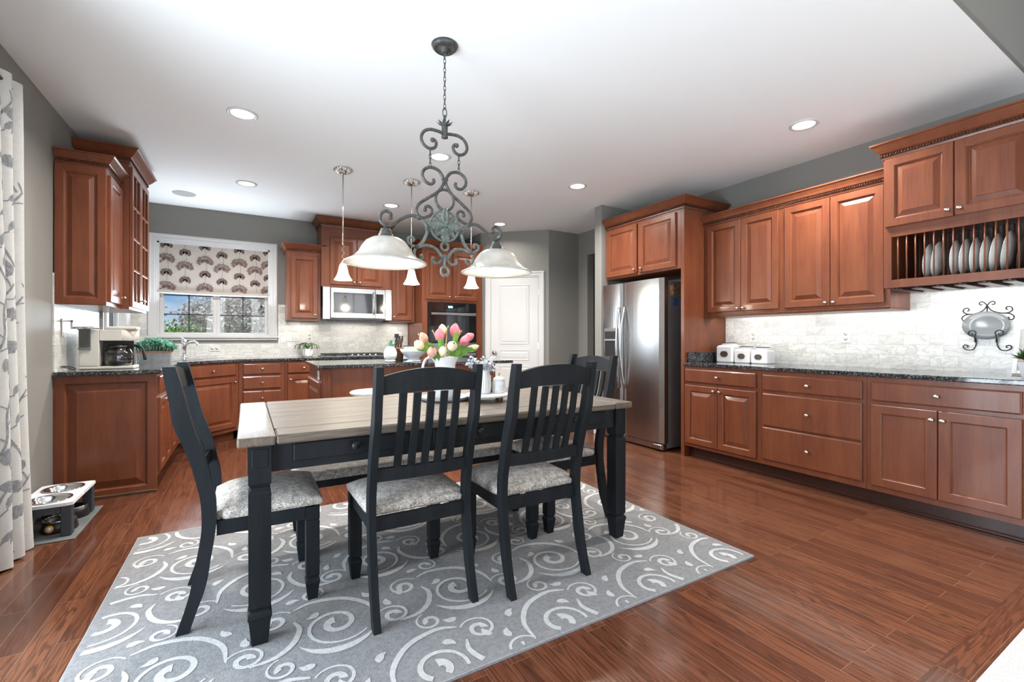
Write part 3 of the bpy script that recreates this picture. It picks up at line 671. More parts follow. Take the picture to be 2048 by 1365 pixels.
# frame leaning + small plant at the right edge
bm = nb(); w2, h2, t = .13, .32, .018
for a, b in (((-w2, 0, 0), (-w2 + .022, t, h2)), ((w2 - .022, 0, 0), (w2, t, h2)), ((-w2 + .022, 0, 0), (w2 - .022, t, .022)), ((-w2 + .022, 0, h2 - .022), (w2 - .022, t, h2))): box(bm, a, b, .002)
fr = mk('picture_frame', bm, M_bisque, None, (4.19, .745, .923), (math.radians(-20), 0, -PI / 2)); tag(fr, 'white picture frame leaning on the marble behind the small potted plant', 'picture frame')
bx('frame_print', (-w2 + .022, .006, .022), (w2 - .022, .010, h2 - .022), M_grey, fr)
def tuft(bm, c, r, n, l, w_, up=.6, mi=0, droop=.3):
    for k in range(n):
        a = random.uniform(0, 2 * PI); e = random.uniform(.1, 1.3); d = Vector((math.cos(a) * math.cos(e), math.sin(a) * math.cos(e), math.sin(e) * up + .12))
        s = Vector(c) + Vector((random.uniform(-r, r), random.uniform(-r, r), 0)); ll = l * random.uniform(.6, 1); side = d.cross(Vector((0, 0, 1))).normalized() * w_
        m_ = s + d * ll * .55; t_ = s + d * ll - Vector((0, 0, ll * droop * random.random())); up_ = Vector((0, 0, w_ * .4))
        vs = [bm.verts.new(p) for p in (s, m_ + side, t_, m_ - side)]; f_ = bm.faces.new(vs); f_.material_index = mi
c = thing('potted_plant', 'small dark green plant in a white tapered pot at the right edge', 'plant', (4.06, .755, .915))
bm = nb(); 
def sq(a, z, s=1): return [(-a, -a, z), (a, -a, z), (a, a, z), (-a, a, z)]
loft(bm, [sq(.042, 0), sq(.056, .088), sq(.050, .088), sq(.048, .075)]); mk('pot', bm, M_white, c)
bm = nb(); loft(bm, [sq(.050, .084), sq(.053, .096), sq(.04, .098)]); mk('burlap_rim', bm, M_peach, c)
bm = nb(); 
for k in range(26): ball(bm, (random.uniform(-.035, .035), random.uniform(-.035, .035), random.uniform(.105, .155)), .016, 0, 8)
tuft(bm, (0, 0, .10), .04, 300, .10, .006, 1.0); mk('foliage', bm, M_darkgreen, c, fix=False)

# ================================================================== back wall run
YF = 6.055
c = base_cab('cherry base cabinet on the back wall with a column of small drawers', (-.075, YF, 0), 0, .47, .64)
for z, hh in ((.735, .125), (.565, .145), (.375, .165), (.15, .20)): door(c, .040, z, .390, hh, R_SLAB, (.235, z + hh / 2), 'drawer')
c = base_cab('cherry base cabinet between drawer column and cooktop, drawer over one door', (.397, YF, 0), 0, .41, .64)
door(c, .028, .735, .36, .125, R_SLAB, (.208, .797), 'drawer'); door(c, .028, .15, .36, .56, R_RAISED, (.06, .66))
c = base_cab('wide cherry base cabinet under the cooktop, mostly behind the island', (.809, YF, 0), 0, .89, .64)
door(c, .03, .15, .41, .70, R_RAISED); door(c, .45, .15, .41, .70, R_RAISED)
c = base_cab('cherry base cabinet next to the oven tower, hidden behind the island', (1.70, YF, 0), 0, .395, .64)
door(c, .03, .735, .335, .125, R_SLAB, (.2, .797), 'drawer'); door(c, .03, .15, .335, .56, R_RAISED)
# diagonal sink corner: pentagonal body
c = thing('corner_sink_cabinet', 'diagonal cherry corner sink cabinet below the window, drawer over one door', 'cabinet', (-.58, 5.548, 0), PI / 4)
bm = nb(); s2 = .5 ** .5; w_ = .712
def dl_(X, Y): a = X + .58; b = Y - 5.548; return (a * s2 + b * s2, -a * s2 + b * s2)
poly = [dl_(-.58, 5.549), dl_(-.077, 6.05), dl_(-.077, 6.685), dl_(-1.138, 6.685), dl_(-1.138, 5.549)]
loft(bm, [[(x, y, .105) for x, y in poly], [(x, y, .884) for x, y in poly]])
poly2 = [dl_(-.64, 5.60), dl_(-.13, 6.11), dl_(-.13, 6.68), dl_(-1.13, 6.68), dl_(-1.13, 5.60)]
loft(bm, [[(x, y, 0) for x, y in poly2], [(x, y, .105) for x, y in poly2]]); mk('body', bm, M_cherry, c)
door(c, .05, .735, .612, .125, R_SLAB, (.36, .797), 'drawer'); door(c, .05, .15, .612, .56, R_RAISED, (.635, .66))
# left wall base run (faces +x)
c = base_cab('cherry base cabinet at the end of the left run with a large raised end panel', (-.583, 4.305, 0), PI / 2, .62, .56)
door(c, .03, .735, .56, .125, R_SLAB, (.30, .797), 'drawer'); door(c, .03, .138, .278, .56, R_RAISED, (.28, .66)); door(c, .312, .138, .278, .56, R_RAISED, (.34, .66))
bm = nb(); ringpanel(bm, 0, 0, .566, .884, [(0, 0), (0, -.020), (.055, -.020), (.060, -.014), (.064, -.012), (.067, -.004), (.073, -.004), (.115, -.0165), (.119, -.0185)])
e = mk('end_panel', bm, M_cherry, c, (0, -.001, 0), (0, 0, 0)); e.matrix_local = Matrix.Rotation(-PI / 2, 4, 'Z') @ Matrix.Translation((-.0005, 0, 0)); e.location = (0, .5655, 0)
bm = nb(); box(bm, (.0, -.028, 0), (.566, -.0195, .02), .004); q = mk('shoe_moulding', bm, M_walnut, e)
bm = nb(); tube(bm, [(.16, -.055, .845), (.46, -.055, .845)], .006, 8); tube(bm, [(.18, -.055, .845), (.18, -.018, .845)], .004, 6); tube(bm, [(.44, -.055, .845), (.44, -.018, .845)], .004, 6)
mk('towel_bar', bm, M_nickel, c, fix=False)
c = base_cab('cherry base cabinet in the left run between end cabinet and sink corner', (-.583, 4.927, 0), PI / 2, .618, .56)
door(c, .03, .735, .56, .125, R_SLAB, (.30, .797), 'drawer'); door(c, .03, .138, .278, .56, R_RAISED, (.28, .66)); door(c, .312, .138, .278, .56, R_RAISED, (.34, .66))
# countertop, one continuous slab
bm = nb()
poly = [(-1.14, 4.258), (-.553, 4.258), (-.553, 5.537), (-.066, 6.026), (2.098, 6.026), (2.098, 6.689), (-1.14, 6.689)]
def ins(poly, d):
    n = len(poly); out = []
    for i in range(n):
        p0, p1, p2 = Vector(poly[i - 1]), Vector(poly[i]), Vector(poly[(i + 1) % n]); a = (p1 - p0).normalized(); b = (p2 - p1).normalized()
        na, nb_ = Vector((-a.y, a.x)), Vector((-b.y, b.x)); m_ = (na + nb_).normalized(); out.append(p1 + m_ * (d / max(.3, m_.dot(na))))
    return out
loft(bm, [[(*p, .885) for p in ins(poly, .004)], [(*p, .889) for p in poly], [(*p, .911) for p in poly], [(*p, .915) for p in ins(poly, .004)]])
tag(mk('granite_countertop', bm, M_granite), 'black granite countertop wrapping the sink corner under the window', 'countertop')
# uppers on the back wall
c = wall_cab('narrow cherry wall cabinet to the right of the sink window', (.442, 6.36), 0, .392, .33, 1.385, 2.26, rail=False)
door(c, .045, .030, .31, .80, R_RAISED, (.325, .075)); crown(c, .392, .33, .865, .975, .06, True, True)
c = wall_cab('tallest cherry wall cabinet, reaching the ceiling above the microwave', (.835, 6.30), 0, .88, .39, 1.832, 2.62, name='microwave_cabinet', rail=False)
door(c, .105, .030, .335, .62, R_RAISED, (.405, .07)); door(c, .446, .030, .335, .62, R_RAISED, (.480, .07)); crown(c, .88, .39, .785, .895, .072, True, True)
c = wall_cab('narrow cherry wall cabinet between the microwave and oven tower', (1.72, 6.36), 0, .375, .33, 1.385, 2.26, rail=False)
door(c, .045, .030, .29, .80, R_RAISED, (.07, .075)); crown(c, .375, .33, .865, .975, .06, False, False)
# microwave
m = thing('microwave', 'stainless over-the-range microwave with black glass door', 'microwave', (.945, 6.27, 1.405))
bm = nb(); box(bm, (0, .03, 0), (.705, .41, .42), .003); mk('body', bm, M_blackplastic, m)
bm = nb(); box(bm, (0, 0, .02), (.57, .03, .42), .005); d = mk('door', bm, M_steel, m)
bx('door_glass', (.035, -.0025, .085), (.530, .001, .355), M_blackglass, d, .001); 
bm = nb(); tube(bm, spline([(.548, -.008, .07), (.548, -.038, .11), (.548, -.045, .22), (.548, -.038, .33), (.548, -.008, .37)]), .009, 10); mk('handle', bm, M_steel, d, fix=False)
bx('control_panel', (.572, 0, .02), (.705, .03, .42), M_steel, m, .004); bx('keypad', (.580, -.002, .085), (.682, .001, .355), M_blackglass, m, .001)
bx('vent', (0, .005, 0), (.705, .03, .018), M_blackplastic, m)
for x0, x1 in ((-.095, -.004), (.709, .800)): bx('side_filler', (x0, .012, 0), (x1, .06, .425), M_steel, m, .003)
# oven tower
c = thing('oven_cabinet', 'tall cherry oven tower cabinet with two doors above the ovens', 'cabinet', (2.105, YF, 0))
bm = nb(); box(bm, (0, 0, .105), (.925, .64, .44)); box(bm, (0, 0, 1.67), (.925, .64, 2.42), .001); box(bm, (0, 0, .44), (.075, .64, 1.67)); box(bm, (.83, 0, .44), (.925, .64, 1.67)); box(bm, (0, .07, 0), (.925, .64, .105))
mk('body', bm, M_cherry, c)
door(c, .045, 1.705, .378, .69, R_RAISED, (.395, 1.75)); door(c, .462, 1.705, .378, .69, R_RAISED, (.490, 1.75)); crown(c, .925, .64, 2.425, 2.535, .06, True, False)
m = thing('wall_oven', 'black glass double wall oven with steel handles', 'oven', (2.182, YF, .445))
bm = nb(); box(bm, (0, .0, 0), (.75, .55, 1.222), .002); mk('body', bm, M_blackplastic, m)
for z0, z1 in ((.65, 1.085), (.02, .50)):
    bm = nb(); box(bm, (.004, -.028, z0), (.746, -.001, z1), .004); d = mk('oven_door', bm, M_blackglass, m)
    bm = nb(); box(bm, (.03, -.075, z1 - .045), (.72, -.055, z1 - .010), .005); box(bm, (.05, -.06, z1 - .04), (.075, -.027, z1 - .015)); box(bm, (.675, -.06, z1 - .04), (.70, -.027, z1 - .015)); mk('handle', bm, M_steel, d)
bm = nb(); box(bm, (.004, -.024, 1.09), (.746, -.001, 1.218), .003); d = mk('control_panel', bm, M_blackglass, m); bx('display', (.30, -.0255, 1.145), (.37, -.0245, 1.175), M_disp, d)
bm = nb(); box(bm, (.004, -.022, .505), (.746, -.001, .645), .003); mk('trim_band', bm, M_steel, m)
# cooktop
m = thing('cooktop', 'low gas cooktop with five knobs set in the back counter', 'cooktop', (.83, 6.10, .9155))
bx('steel_tray', (0, 0, 0), (.86, .50, .012), M_steel, m, .004)
for k in range(3):
    bm = nb(); x0 = .03 + k * .27
    for y in (.06, .20, .34, .46): box(bm, (x0, y, .022), (x0 + .255, y + .012, .040), .002)
    for x in (x0, x0 + .12, x0 + .243): box(bm, (x, .06, .013), (x + .012, .472, .034), .002)
    mk('grate', bm, M_blackplastic, m)
for k in range(5):
    bm = nb(); lathe(bm, [(0, 0), (.017, 0), (.015, .02), (0, .022)], n=16); mk('knob', bm, M_nickel, m, (.36 + k * .075, .035, .012))
# island
c = thing('kitchen_island', 'cherry kitchen island base standing behind the dining table', 'island', (.565, 4.255, 0))
bm = nb(); box(bm, (0, 0, .10), (1.72, .88, .885), .001); box(bm, (.06, .05, 0), (1.66, .83, .10)); mk('body', bm, M_cherry, c)
for x in (0, 1.64):
    bm = nb(); box(bm, (x, -.012, .0), (x + .08, -.0005, .882), .003); box(bm, (x + .012, -.020, .0), (x + .026, -.012, .882), .003); box(bm, (x + .05, -.020, 0), (x + .064, -.012, .882), .003); mk('corner_pilaster', bm, M_cherry, c)
bm = nb(); ringpanel(bm, 0, 0, .80, .62, R_RAISED); q = mk('side_door', bm, M_cherry, c); q.rotation_euler = (0, 0, -PI / 2); q.location = (-.001, .84, .14)
o = outlet('wall_outlet', (.562, 4.40, .815), -PI / 2, .1, 'white outlet on the left end of the island', horiz=True)
bm = nb(); box(bm, (-.018, .10, .36), (-.006, .13, .66), .003); mk('side_handle', bm, M_blackplastic, c)
bm = nb(); box(bm, (.532, 4.215, .886), (2.49, 5.20, .916), .005, 2); tag(mk('island_countertop', bm, M_granite), 'granite slab on the island, overhanging on the right', 'countertop')
# left wall uppers (face +x)
c = wall_cab('lower cherry wall cabinet over the coffee maker, raised side panel facing out', (-.870, 4.300), PI / 2, .40, .27, 1.385, 2.37, rail=False)
door(c, .018, .028, .365, .92, R_RAISED, (.335, .085))
bm = nb(); ringpanel(bm, 0, 0, .275, .985, [(0, 0), (0, -.014), (.004, -.018), (.048, -.018), (.052, -.013), (.058, -.011), (.060, -.004), (.066, -.004), (.090, -.014), (.093, -.016)])
e = mk('side_panel', bm, M_cherry, c); e.rotation_euler = (0, 0, -PI / 2); e.location = (-.0005, .2745, 0)
crown(c, .40, .27, .985, 1.075, .055, True, False)
c = wall_cab('taller wall cabinet with glazed divided-light doors on the left wall', (-.815, 4.703), PI / 2, .72, .325, 1.385, 2.56, name='glass_door_cabinet', rail=False)
bm = nb(); box(bm, (0, .012, 0), (.72, .325, .035)); 
body = [o for o in c.children if o.name.startswith('body')][0]; bpy.data.meshes.remove(body.data)
bm = nb(); box(bm, (0, 0, 0), (.018, .325, 1.175)); box(bm, (.702, 0, 0), (.72, .325, 1.175)); box(bm, (.018, 0, 0), (.702, .325, .02)); box(bm, (.018, 0, 1.155), (.702, .325, 1.175)); box(bm, (.018, .315, .02), (.702, .325, 1.155)); mk('body', bm, M_cherry, c)
for z in (.40, .78): bx('shelf', (.019, .02, z), (.701, .314, z + .012), M_cabglass, c)
for x0 in (.008, .364):
    bm = nb(); ww, hh, z0 = .348, 1.13, .02; s = .048
    box(bm, (x0, -.021, z0), (x0 + s, -.001, z0 + hh), .002); box(bm, (x0 + ww - s, -.021, z0), (x0 + ww, -.001, z0 + hh), .002)
    box(bm, (x0 + s, -.021, z0), (x0 + ww - s, -.001, z0 + s), .002); box(bm, (x0 + s, -.021, z0 + hh - s), (x0 + ww - s, -.001, z0 + hh), .002)
    box(bm, (x0 + ww / 2 - .009, -.019, z0 + s), (x0 + ww / 2 + .009, -.003, z0 + hh - s), .002)
    for k in (1, 2, 3): box(bm, (x0 + s, -.0195, z0 + s + k * (hh - 2 * s) / 4 - .009), (x0 + ww - s, -.0025, z0 + s + k * (hh - 2 * s) / 4 + .009), .002)
    d = mk('glazed_door', bm, M_cherry, c); bx('glass', (x0 + s, -.009, z0 + s), (x0 + ww - s, -.006, z0 + hh - s), M_cabglass, d)
    knob(d, x0 + (ww - .02 if x0 < .1 else .02), -.021, z0 + .07)
crown(c, .72, .325, 1.175, 1.29, .07, True, True)

# ================================================================== things on the counters
# coffee maker
m = thing('coffee_maker', 'cream and black coffee maker with glass carafe on the left counter', 'coffee maker', (-1.075, 4.52, .915), 0)
bm = nb(); box(bm, (0, 0, 0), (.32, .20, .022), .006, 2); mk('base', bm, M_cream, m)
bm = nb(); box(bm, (.0, 0, .022), (.115, .20, .30), .006, 2); mk('tower', bm, M_cream, m)
bm = nb(); box(bm, (.002, -.012, .16), (.07, .0, .30), .003); mk('water_tank', bm, M_clearg, m)
bx('tank_cap', (-.004, -.016, .295), (.075, .03, .312), M_fridge_side, m, .003); bx('tank_foot', (.0, -.014, .148), (.072, .0, .165), M_fridge_side, m, .002)
bm = nb(); box(bm, (.115, .0, .215), (.25, .20, .30), .004); lathe(bm, [(.095, .215), (.10, .22), (.10, .30), (.095, .305), (0, .306)], c=(.235, .10, 0), n=32); box(bm, (.15, .0, .30), (.34, .12, .325), .008, 2); mk('brew_head', bm, M_cream, m)
bx('back_plate', (.116, .12, .024), (.30, .195, .214), M_blackplastic, m, .002)
cf = None
bm = nb(); lathe(bm, [(.0, .024), (.078, .026), (.085, .045), (.085, .12), (.070, .155), (.060, .165)], c=(.215, .075, 0), n=32); cf = mk('carafe', bm, M_clearg, m)
bm = nb(); lathe(bm, [(.0, .185), (.06, .183), (.068, .17), (.066, .158), (.0, .157)], c=(.215, .075, 0), n=28); mk('carafe_lid', bm, M_blackplastic, cf)
bm = nb(); lathe(bm, [(.0865, .105), (.0865, .125)], c=(.215, .075, 0), n=32); lathe(bm, [(.0, .026), (.074, .027), (.081, .045), (.081, .065), (0, .066)], c=(.215, .075, 0), n=28); mk('carafe_band', bm, M_blackplastic, cf)
bm = nb(); q = spline([(.27, .05, .165), (.31, .04, .178), (.355, .03, .17), (.375, .03, .13), (.385, .03, .065)]); tube(bm, q, [.010] * (len(q) - 6) + [.012] * 6, 10); mk('carafe_handle', bm, M_blackplastic, cf, fix=False)
bm = nb(); q = [( -1.10 + .035 * math.cos(t) * (1 + .1 * math.sin(3 * t)) , 4.40 + .05 * math.sin(t), .921 + .028 * abs(math.sin(t * .5))) for t in [k * .5 for k in range(22)]]; tube(bm, spline(q, 3), .0038, 6)
tag(mk('power_cord', bm, M_blackplastic, fix=False), 'black power cord coiled on the counter left of the coffee maker', 'cord')
c = thing('towel_holder', 'steel wall-mounted bar holder on the tiles beside the coffee maker', 'holder', (XL + .0095, 4.43, 1.225), 0)
bm = nb(); box(bm, (0, -.018, -.065), (.008, .018, .065), .003); mk('backplate', bm, M_nickel, c)
bm = nb(); box(bm, (.008, -.010, .040), (.06, .010, .055), .003); box(bm, (.045, -.010, -.010), (.06, .010, .055), .003); tube(bm, [(.052, .0, .0), (.20, 0, 0)], .009, 10); mk('arm', bm, M_nickel, c)
# herb box
c = thing('herb_planter', 'blue-green bushy plant in a galvanised rectangular box by the sink', 'plant', (-.785, 5.66, .915), 0)
bm = nb(); L_, W2 = .135, .06
def rc(a, b, z): return [(-a, -b, z), (a, -b, z), (a, b, z), (-a, b, z)]
loft(bm, [rc(L_ * .94, W2 * .9, 0), rc(L_, W2, .10), rc(L_ - .006, W2 - .006, .10), rc(L_ - .01, W2 - .01, .085)]); mk('box', bm, M_galv, c)
bm = nb(); loft(bm, [rc(L_ + .003, W2 + .003, .094), rc(L_ + .003, W2 + .003, .112), rc(L_ - .008, W2 - .008, .112), rc(L_ - .008, W2 - .008, .094)], cap=False); mk('rim', bm, M_rust, c)
bm = nb()
for k in range(420):
    x = random.uniform(-.14, .14); y = random.uniform(-.06, .06); hh = .125 + .105 * (1 - (x / .17) ** 2) * random.uniform(.55, 1)
    p = Vector((x, y, .10)); q = Vector((x * 1.22, y * 1.5 - .01, hh))
    tube(bm, [p, q], .0012, 3)
    for _ in range(5):
        a = q + Vector((random.uniform(-.016, .016), random.uniform(-.016, .016), random.uniform(-.022, .010))); n_ = Vector((random.uniform(-1, 1), random.uniform(-1, 1), random.uniform(-.3, 1))).normalized(); t_ = n_.orthogonal().normalized()
        bm.faces.new([bm.verts.new(a + n_ * .015), bm.verts.new(a + t_ * .008), bm.verts.new(a - n_ * .004), bm.verts.new(a - t_ * .008)])
mk('foliage', bm, M_bluegreen, c, fix=False)
# faucet and sink
c = thing('faucet', 'chrome single-handle kitchen faucet at the corner sink', 'faucet', (-.60, 6.20, .915), 0)
bm = nb(); lathe(bm, [(.0, 0), (.030, 0), (.030, .01), (.022, .02), (.020, .12), (.024, .135), (.026, .205), (.020, .225), (.0, .228)], n=24); mk('body', bm, M_chrome, c)
bm = nb(); tube(bm, spline([(.0, 0, .15), (.05, -.05, .19), (.10, -.10, .20), (.125, -.125, .185), (.13, -.13, .165)]), .011, 10); mk('spout', bm, M_chrome, c, fix=False)
bm = nb(); tube(bm, [(0, 0, .225), (-.03, .0, .245)], .006, 8); ball(bm, (-.034, 0, .247), .009); mk('lever', bm, M_chrome, c, fix=False)
bm = nb()
o8 = [dl_(-.72, 5.78), dl_(-.42, 6.08), dl_(-.66, 6.32), dl_(-.96, 6.02)]
loft(bm, [[(x, y, .9158) for x, y in o8], [(x, y, .9178) for x, y in o8]]); tag(mk('sink', bm, M_steel, None, (-.58, 5.548, 0), (0, 0, PI / 4)), 'stainless corner sink rim behind the herb box', 'sink')
# small plant by the cooktop
c = thing('potted_plant', 'small trailing plant in a white pot left of the cooktop', 'plant', (.685, 6.44, .915))
bm = nb(); lathe(bm, [(.0, 0), (.060, 0), (.066, .01), (.072, .105), (.066, .105), (.062, .09), (.0, .09)], n=28); mk('pot', bm, M_bisque, c)
bm = nb()
for k in range(13):
    a = 2 * PI * k / 13 + random.uniform(-.2, .2); l = random.uniform(.09, .145); cx, sy = math.cos(a), math.sin(a) * .8
    q = spline([(0, 0, .095), (cx * l * .5, sy * l * .5, .155 + random.uniform(0, .03)), (cx * l, sy * l, .150), (cx * l * 1.12, sy * l * 1.1, .105)], 4); tube(bm, q, .003, 5)
    for i in range(2, len(q), 1):
        t_ = Vector((-sy, cx, .2)) * .017; u_ = Vector((cx, sy, -.3)) * .014
        for sg in (1, -1): bm.faces.new([bm.verts.new(q[i]), bm.verts.new(q[i] + t_ * sg * .6 + u_), bm.verts.new(q[i] + t_ * sg * 1.3 + u_ * .6), bm.verts.new(q[i] + t_ * sg * .6 - u_ * .4)])
mk('foliage', bm, M_darkgreen, c, fix=False)
# island items
c = thing('pineapple_jar', 'white ceramic pineapple jar with green leaves on the island', 'ornament', (1.235, 4.50, .9165))
bm = nb(); rings = []
for i in range(19):
    t = i / 18; z = .02 + .135 * t; r_ = .064 * math.sin(PI * (.18 + .74 * t)) ** .6
    rings.append([Vector(((r_ + .0035 * math.cos(9 * a + i * 1.25) * math.cos(9 * a - i * 1.25)) * math.cos(a), (r_ + .0035 * math.cos(9 * a + i * 1.25) * math.cos(9 * a - i * 1.25)) * math.sin(a), z)) for a in [2 * PI * k / 48 for k in range(48)]])
loft(bm, rings, True, True, 0, True); lathe(bm, [(0, 0), (.05, 0), (.052, .018), (.04, .024)], n=28); mk('body', bm, M_white, c)
bm = nb(); tuft(bm, (0, 0, .145), .008, 26, .075, .008, 1.3, droop=.1); mk('crown_leaves', bm, M_bluegreen, c, fix=False)

c = thing('knife_block', 'walnut knife block with black-handled knives behind the pineapple jar', 'knife block', (1.365, 4.72, .9165))
bm = nb(); loft(bm, [[(-.05, -.05, 0), (.05, -.05, 0), (.05, .07, 0), (-.05, .07, 0)], [(-.05, -.09, .13), (.05, -.09, .13), (.05, .0, .20), (-.05, .0, .20)]]); mk('block', bm, M_walnut, c)
for i, (x, y, z) in enumerate(((-.035, -.07, .15), (-.010, -.07, .15), (.018, -.07, .15), (-.03, -.035, .175), (.0, -.035, .175), (.03, -.03, .178))):
    bm = nb(); d_ = Vector((0.1, -.45, .9)).normalized(); p = Vector((x, y, z)); rings = [[p + d_ * t + Vector((a, b, 0)) for a, b in ((-.008, -.006), (.008, -.006), (.008, .006), (-.008, .006))] for t in (-.01, .02, .05, .085, .095)]
    loft(bm, rings); mk('knife_handle', bm, M_blackplastic, c)
c = thing('fruit_bowl', 'white footed bowl on the island beside the pineapple jar', 'bowl', (1.475, 4.50, .9165))
bm = nb(); lathe(bm, [(0, 0), (.072, 0), (.075, .006), (.055, .018), (.05, .025), (.09, .055), (.128, .098), (.140, .125), (.135, .126), (.12, .10), (.085, .062), (.04, .035), (0, .03)], n=40); mk('bowl', bm, M_white, c)
for k, (x, y, z) in enumerate(((-.03, .0, .105), (.04, .03, .10))):
    bm = nb(); ball(bm, (0, 0, 0), .038, 0, 16, (1.25, 1, .95)); tag(mk('lemon', bm, M_yellow, None, (1.475 + x, 4.50 + y, .9165 + z)), ('yellow lemon at the left in the white footed bowl', 'yellow lemon at the right in the white footed bowl')[k], 'fruit')
c = thing('tablet', 'black-framed tablet with pale blue screen propped behind the bowl', 'tablet', (1.50, 4.78, .9175))
bm = nb(); box(bm, (-.115, 0, 0), (.115, .008, .16), .004); a_ = mk('frame', bm, M_blackplastic, c); bm = nb(); box(bm, (-.103, -.0015, .012), (.103, .0, .148)); s_ = mk('screen', bm, M_scr, c)
for o in (a_, s_): o.rotation_euler = (math.radians(-12), 0, 0)
tag(bx('smartphone', (1.335, 4.30, .9165), (1.40, 4.40, .927), M_scr, None, .004), 'pale blue phone lying on the island by the bowl', 'phone')
# stool
c = thing('counter_stool', 'white oval seat stool between table and island', 'stool', (.93, 3.80, 0))
bm = nb(); lathe(bm, [(0, .675), (.17, .68), (.20, .695), (.205, .712), (.19, .722), (.10, .712), (0, .708)], n=40, sx=1.05, sy=.85); mk('seat', bm, M_white, c)
for sx, sy in ((1, 1), (-1, 1), (-1, -1), (1, -1)):
    bm = nb(); tube(bm, [(.10 * sx, .08 * sy, .68), (.185 * sx, .16 * sy, 0)], .010, 8); mk('leg', bm, M_blackplastic, c, fix=False)
bm = nb(); torus(bm, (0, 0, .22), .185, .007, 'Z', 1, 1); mk('footrest', bm, M_blackplastic, c, fix=False)

# ================================================================== ceiling fixtures
def downlight(x, y, label, lit=True):
    c = thing('recessed_downlight', label, 'ceiling light', (x, y, H), 0, 'recessed ceiling lights')
    bm = nb(); lathe(bm, [(.098, -.0002), (.098, -.004), (.090, -.008), (.076, -.006), (.072, .0)], n=40); mk('trim_ring', bm, M_trim, c)
    bm = nb(); lathe(bm, [(0, -.003), (.073, -.003)], n=40); mk('lens', bm, M_lens, c)
    l = bpy.data.lights.new('downlight', 'AREA'); l.shape = 'DISK'; l.size = .14; l.energy = LIGHT_DOWN * ((.25 if x > 2.5 else .8) if y > 5 else 1); l.color = (1, .96, .90); l.spread = math.radians(150)
    o = bpy.data.objects.new('downlight_lamp', l); COL.objects.link(o); o.location = (x, y, H - .012)
for x, y, lab in ((-.025, 3.738, 'round recessed light nearest the left cabinets, larger of the left pair'), (.0, 5.39, 'round recessed light above the sink window side'),
        (1.46, 3.738, 'round recessed light seen behind the chandelier scroll'), (1.49, 5.395, 'small round recessed light above the tallest cabinet'),
        (2.98, 3.73, 'round recessed light in front of the fridge cabinet'), (3.585, 1.81, 'round recessed light above the right-hand cabinet run'),
        (3.03, 5.50, 'small round recessed light near the pantry door')): downlight(x, y, lab)
for x, y in ((.0, 1.9), (1.8, 1.7)):
    l = bpy.data.lights.new('downlight', 'AREA'); 
c = thing('ceiling_speaker', 'round flush white speaker grille in the ceiling near the sink window', 'speaker', (-.59, 6.10, H))
bm = nb(); lathe(bm, [(0, -.004), (.092, -.004), (.105, -.006), (.108, 0)], n=40); mk('grille', bm, M_grey, c)
# three island pendants
def pendant(x, y, label):
    c = thing('pendant_light', label, 'pendant light', (x, y, H), 0, 'small pendant lights above the island')
    bm = nb(); 
    lathe(bm, [(0, -.045), (.012, -.045), (.016, -.035), (.075, -.006), (.078, 0)], n=24)
    for k in range(18):
        a = 2 * PI * k / 18; tube(bm, [(.014 * math.cos(a), .014 * math.sin(a), -.043), (.048 * math.cos(a), .048 * math.sin(a), -.026), (.084 * math.cos(a), .084 * math.sin(a), -.004)], [.003, .006, .007], 6)
    mk('canopy', bm, M_nickel, c, fix=False)
    bm = nb(); tube(bm, [(0, 0, -.04), (0, 0, -.71)], .0055, 8); mk('rod', bm, M_nickel, c, fix=False)
    bm = nb(); q = []
    for k in range(40): a = k * .5; q.append((.009 * math.cos(a), .009 * math.sin(a), -.66 - .20 * k / 39))
    tube(bm, q, .0022, 5); mk('cord', bm, M_gold, c, fix=False)
    bm = nb(); lathe(bm, [(0, -.86), (.010, -.86), (.012, -.875), (.022, -.885), (.026, -.90), (.0, -.90)], n=20); mk('socket_cap', bm, M_nickel, c)
    bm = nb(); lathe(bm, [(.024, -.892), (.034, -.91), (.042, -.95), (.052, -.99), (.070, -1.025), (.082, -1.04), (.080, -1.042), (.067, -1.028), (.05, -.99), (.04, -.95), (.030, -.91), (.022, -.895)], n=32); mk('glass_shade', bm, M_pglass, c)
    l = bpy.data.lights.new('pendant', 'POINT'); l.energy = LIGHT_PENDANT; l.shadow_soft_size = .04; l.color = (1, .9, .76)
    o = bpy.data.objects.new('pendant_lamp', l); COL.objects.link(o); o.location = (x, y, H - 1.06)
pendant(.785, 4.485, 'leftmost island pendant with bell-shaped white glass shade')
pendant(1.445, 4.480, 'middle island pendant, its white shade just below the left chandelier bowl')
pendant(2.115, 4.482, 'rightmost island pendant, partly behind the right chandelier bowl')
# chandelier, hung in the plane y = 2.311 along the table
CX, CYY = .931, 2.311
c = thing('chandelier', 'wrought iron scroll chandelier with two alabaster glass bowls over the table', 'chandelier', (CX, CYY, 0))
bm = nb(); lathe(bm, [(0, H - .040), (.018, H - .040), (.020, H - .022), (.050, H - .020), (.054, H - .026), (.066, H - .014), (.072, H - .001), (0, H)], n=36); torus(bm, (0, 0, H - .048), .012, .0035, 'X'); mk('canopy', bm, M_iron, c)
z = H - .062; k = 0; bm = nb()
while z > 2.395:
    torus(bm, (0, 0, z), .0085, .0022, 'Y' if k % 2 else 'X', .75, 1.75, 14, 6); z -= .0245; k += 1
torus(bm, (0, 0, 2.375), .013, .0035, 'Y', .85, 1.9, 18, 6); torus(bm, (0, 0, 2.338), .011, .0035, 'X', .85, 1.9, 18, 6)
mk('chain', bm, M_iron, c, fix=False)
bm = nb(); lathe(bm, [(0, 2.300), (.016, 2.300), (.017, 2.295), (.015, 2.26), (.018, 2.243), (.018, 2.238), (0, 2.236)], n=20)
